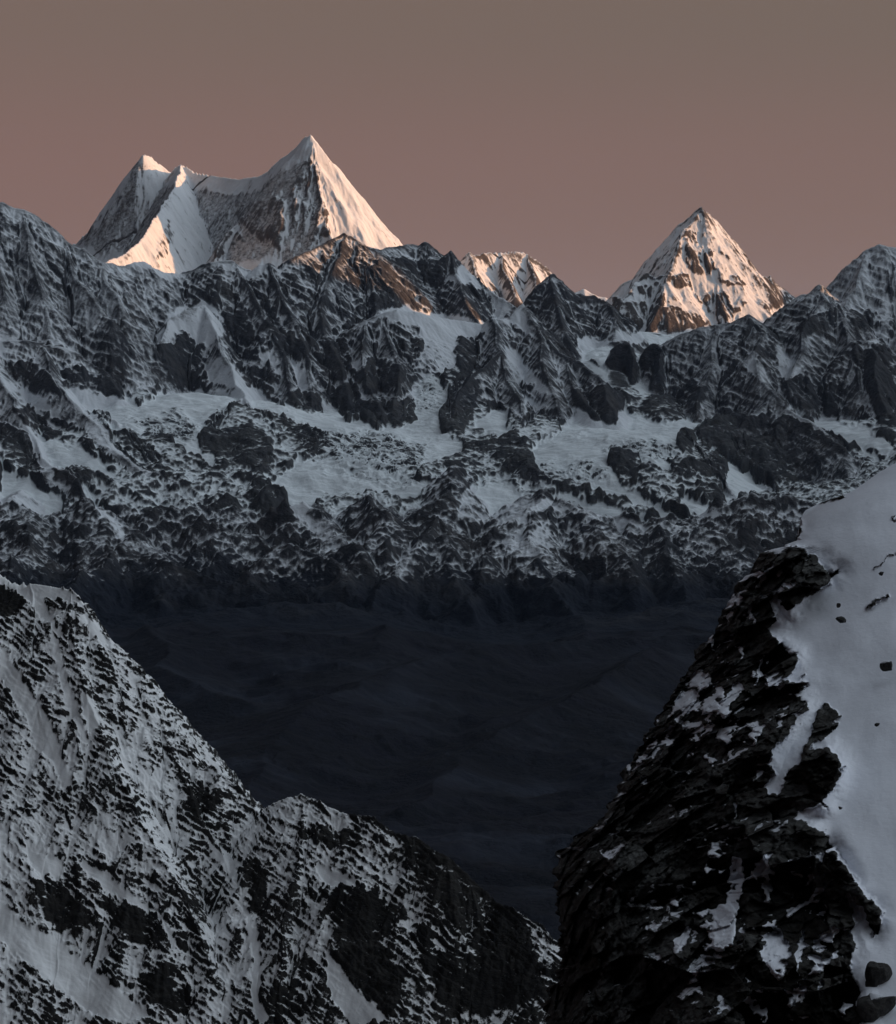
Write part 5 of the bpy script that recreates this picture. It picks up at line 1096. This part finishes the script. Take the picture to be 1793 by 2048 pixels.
# ------------------------------------------------------------ boulders lying in the right snow slope
M_bould = terrain_material('boulder_rock', 0.08, (0.6, 0.62, 0.66), (0.045, 0.044, 0.044), (0.075, 0.07, 0.066), fine=0.35, edge=0.15, bump_rock=1.5)
def boulder(label, px, py, w, h, seed, rot=0.0, flat=1.0, dig=0.35, pts=None, group='boulders on the right snow slope'):
    D = float(d_plane(px, py)) - 0.4
    c = P(px, py, D)
    k = D / FPX
    n = 40
    th = np.linspace(0, np.pi, n)[:, None]; ph = np.linspace(0, 2 * np.pi, 2 * n, endpoint=False)[None]
    x = (np.sin(th) * np.cos(ph)).astype(F32); y = (np.sin(th) * np.sin(ph)).astype(F32); z = (np.cos(th) + 0 * ph).astype(F32)
    rs = np.random.RandomState(seed)
    r = np.full(x.shape, 10.0, F32)
    for q in range(15):                                  # cut by random planes: an angular block
        nv = rs.normal(size=3); nv /= np.linalg.norm(nv)
        dd = rs.uniform(0.62, 0.95)
        cs = x * nv[0] + y * nv[1] + z * nv[2]
        r = np.minimum(r, np.where(cs > 0.05, dd / np.maximum(cs, 0.05), 10))
    r = np.minimum(r, 1.15) * (1 + 0.07 * fbm3(x * 2.5, y * 2.5, z * 2.5, 4, seed))
    x, y, z = x * r, y * r, z * r
    if pts is not None:                                  # outline traced in the photograph, given real depth
        a = np.arctan2(z, x)
        ang = [math.atan2(-(q[1] - py), q[0] - px) for q in pts]; rad = [math.hypot(q[0] - px, q[1] - py) for q in pts]
        o_ = np.argsort(ang); ang = np.array(ang)[o_]; rad = np.array(rad)[o_]
        ang = np.concatenate([ang - 2 * np.pi, ang, ang + 2 * np.pi]); rad = np.concatenate([rad] * 3)
        tg = np.interp(a, ang, rad) * k
        rr = np.sqrt(x * x + z * z) + 1e-6
        mx = np.clip(np.sqrt(1 - np.clip(np.abs(y), 0, 1) ** 2), 0.05, 1)
        f = tg * np.clip(rr / 0.95, 0, 1)
        X_ = f * np.cos(a); Z_ = f * np.sin(a); Y_ = y * max(w, h) * 0.38 * k
    else:
        X_ = x * w * 0.5 * k; Z_ = z * h * 0.5 * k; Y_ = y * (w + h) * 0.25 * k * flat
        cr, sr = math.cos(rot), math.sin(rot)
        X_, Z_ = X_ * cr - Z_ * sr, X_ * sr + Z_ * cr
    co = np.stack([X_, Y_, Z_], -1).reshape(-1, 3)
    nr_, nc_ = x.shape
    i = np.arange(nr_ - 1)[:, None] * nc_ + np.arange(nc_)[None]; j = np.arange(nr_ - 1)[:, None] * nc_ + (np.arange(nc_)[None] + 1) % nc_
    f = np.stack([i, i + nc_, j + nc_, j], -1).reshape(-1, 4)
    sn = np.clip((z.reshape(-1) - 0.9) * 2.0, -1, 0.4)
    o = mesh_from('boulder', co, f, M_bould, {'snow': sn}, smooth_=False)
    o.location = c
    link(o, label, 'boulder', None, group)
boulder('dark oval boulder half buried in snow above the others', 1682, 1239, 24, 15, 3, rot=-0.35)
boulder('tiny dark stone just above the oval boulder', 1678, 1211, 8, 11, 5)
boulder('grey rounded boulder in the snow at the right edge', 1774, 1334, 30, 22, 8, rot=0.2)
boulder('small grey stone high on the slope near the right edge', 1763, 1147, 13, 9, 11)
boulder('tiny stone beside the snow tongue under the big black lobe', 1681, 1616, 9, 7, 13)
boulder('tiny isolated stone low in the open snow at the right', 1754, 1449, 11, 7, 15, rot=0.5)
boulder('black wedge shaped boulder near the bottom right corner', 1757, 1950, 50, 64, 21, pts=[(1748,1919),(1756,1921),(1784,1938),(1786,1948),(1776,1960),(1752,1980),(1729,1991),(1733,1962)])
boulder('pale slab boulder lying flat in the bottom right corner', 1752, 2014, 84, 56, 24, pts=[(1708,2004),(1740,1995),(1770,1990),(1794,1984),(1797,2002),(1782,2026),(1756,2036),(1731,2045),(1716,2026)])

# ------------------------------------------------------------ unseen range on the right, added to block the low sun
def added_shading_range():
    y = np.arange(-6000, 30000, 60.0); x = np.arange(6500, 14500, 60.0)
    Xs, Ys = [a.astype(F32) for a in np.meshgrid(x, y)]
    prof = [(-6000, 2200), (6000, 2500), (13000, 2850), (15200, 2850), (15600, 2400), (15900, 2000), (16060, 1640), (16160, 1500), (16200, 1120), (16380, 1350), (16480, 1700), (16600, 2400),  # crest heights and notches shaped to place shade and sunlit spots
            (17350, 2450), (17700, 1650), (18400, 1500), (19200, 1060), (20500, 1080), (21700, 1500), (24000, 1450), (30000, 1200)]
    prof_y = [a for a, b in prof]; prof_z = [b for a, b in prof]
    H = np.interp(Ys, prof_y, prof_z).astype(F32)
    xc = 9500 + 120 * fbm(Ys / 2500, Ys * 0, 3, 150)
    d = np.abs(Xs - xc)
    Zs = H - d * 0.85 + 70 * fbm(Xs / 900, Ys / 900, 5, 151, ridged=True) * (1 + d / 800)
    Zs = np.maximum(Zs, -1300 + 80 * fbm(Xs / 900, Ys / 900, 3, 155))
    co = np.stack([Xs, Ys, Zs], -1).reshape(-1, 3)
    sn = (0.6 + 0.8 * fbm(Xs / 500, Ys / 500, 4, 158)).reshape(-1)
    o = mesh_from('shading_range', co, quads(*Xs.shape), M_mid, {'snow': sn})
    link(o, 'unseen high range right of the view, added to shade the valley', 'mountain range', 'structure')
added_shading_range()

def ground():
    g = np.linspace(-60000, 60000, 121)
    Xs, Ys = [a.astype(F32) for a in np.meshgrid(g, g + 30000)]
    Zs = -1900 + 60 * fbm(Xs / 9000, Ys / 9000, 3, 160)
    co = np.stack([Xs, Ys, Zs], -1).reshape(-1, 3)
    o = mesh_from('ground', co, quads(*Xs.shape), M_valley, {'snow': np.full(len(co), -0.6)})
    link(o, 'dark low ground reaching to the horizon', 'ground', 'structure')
ground()

# ------------------------------------------------------------ air between the camera and the far walls
HAZE = float(os.environ.get('HAZE', '3.0e-6'))
if HAZE > 0:
    hx, hy0, hy1, hz0, hz1 = 62000, -32000, 92000, -2050, 2700
    v = np.array([(x, y, z) for x in (-hx, hx) for y in (hy0, hy1) for z in (hz0, hz1)], F32)
    f = np.array([(0, 1, 3, 2), (4, 6, 7, 5), (0, 4, 5, 1), (2, 3, 7, 6), (0, 2, 6, 4), (1, 5, 7, 3)])
    hm = bpy.data.materials.new('haze_air'); hm.use_nodes = True
    hn = hm.node_tree.nodes; hn.remove(hn['Principled BSDF'])
    pv = hn.new('ShaderNodeVolumePrincipled')
    pv.inputs['Color'].default_value = (0.55, 0.70, 1.0, 1); pv.inputs['Density'].default_value = HAZE
    pv.inputs['Anisotropy'].default_value = 0.0
    hm.node_tree.links.new(pv.outputs[0], hn['Material Output'].inputs['Volume'])
    o = mesh_from('haze', v, f, hm, None, False)
    link(o, 'thin cold evening haze between the near ridges and the far walls', 'haze', 'stuff')
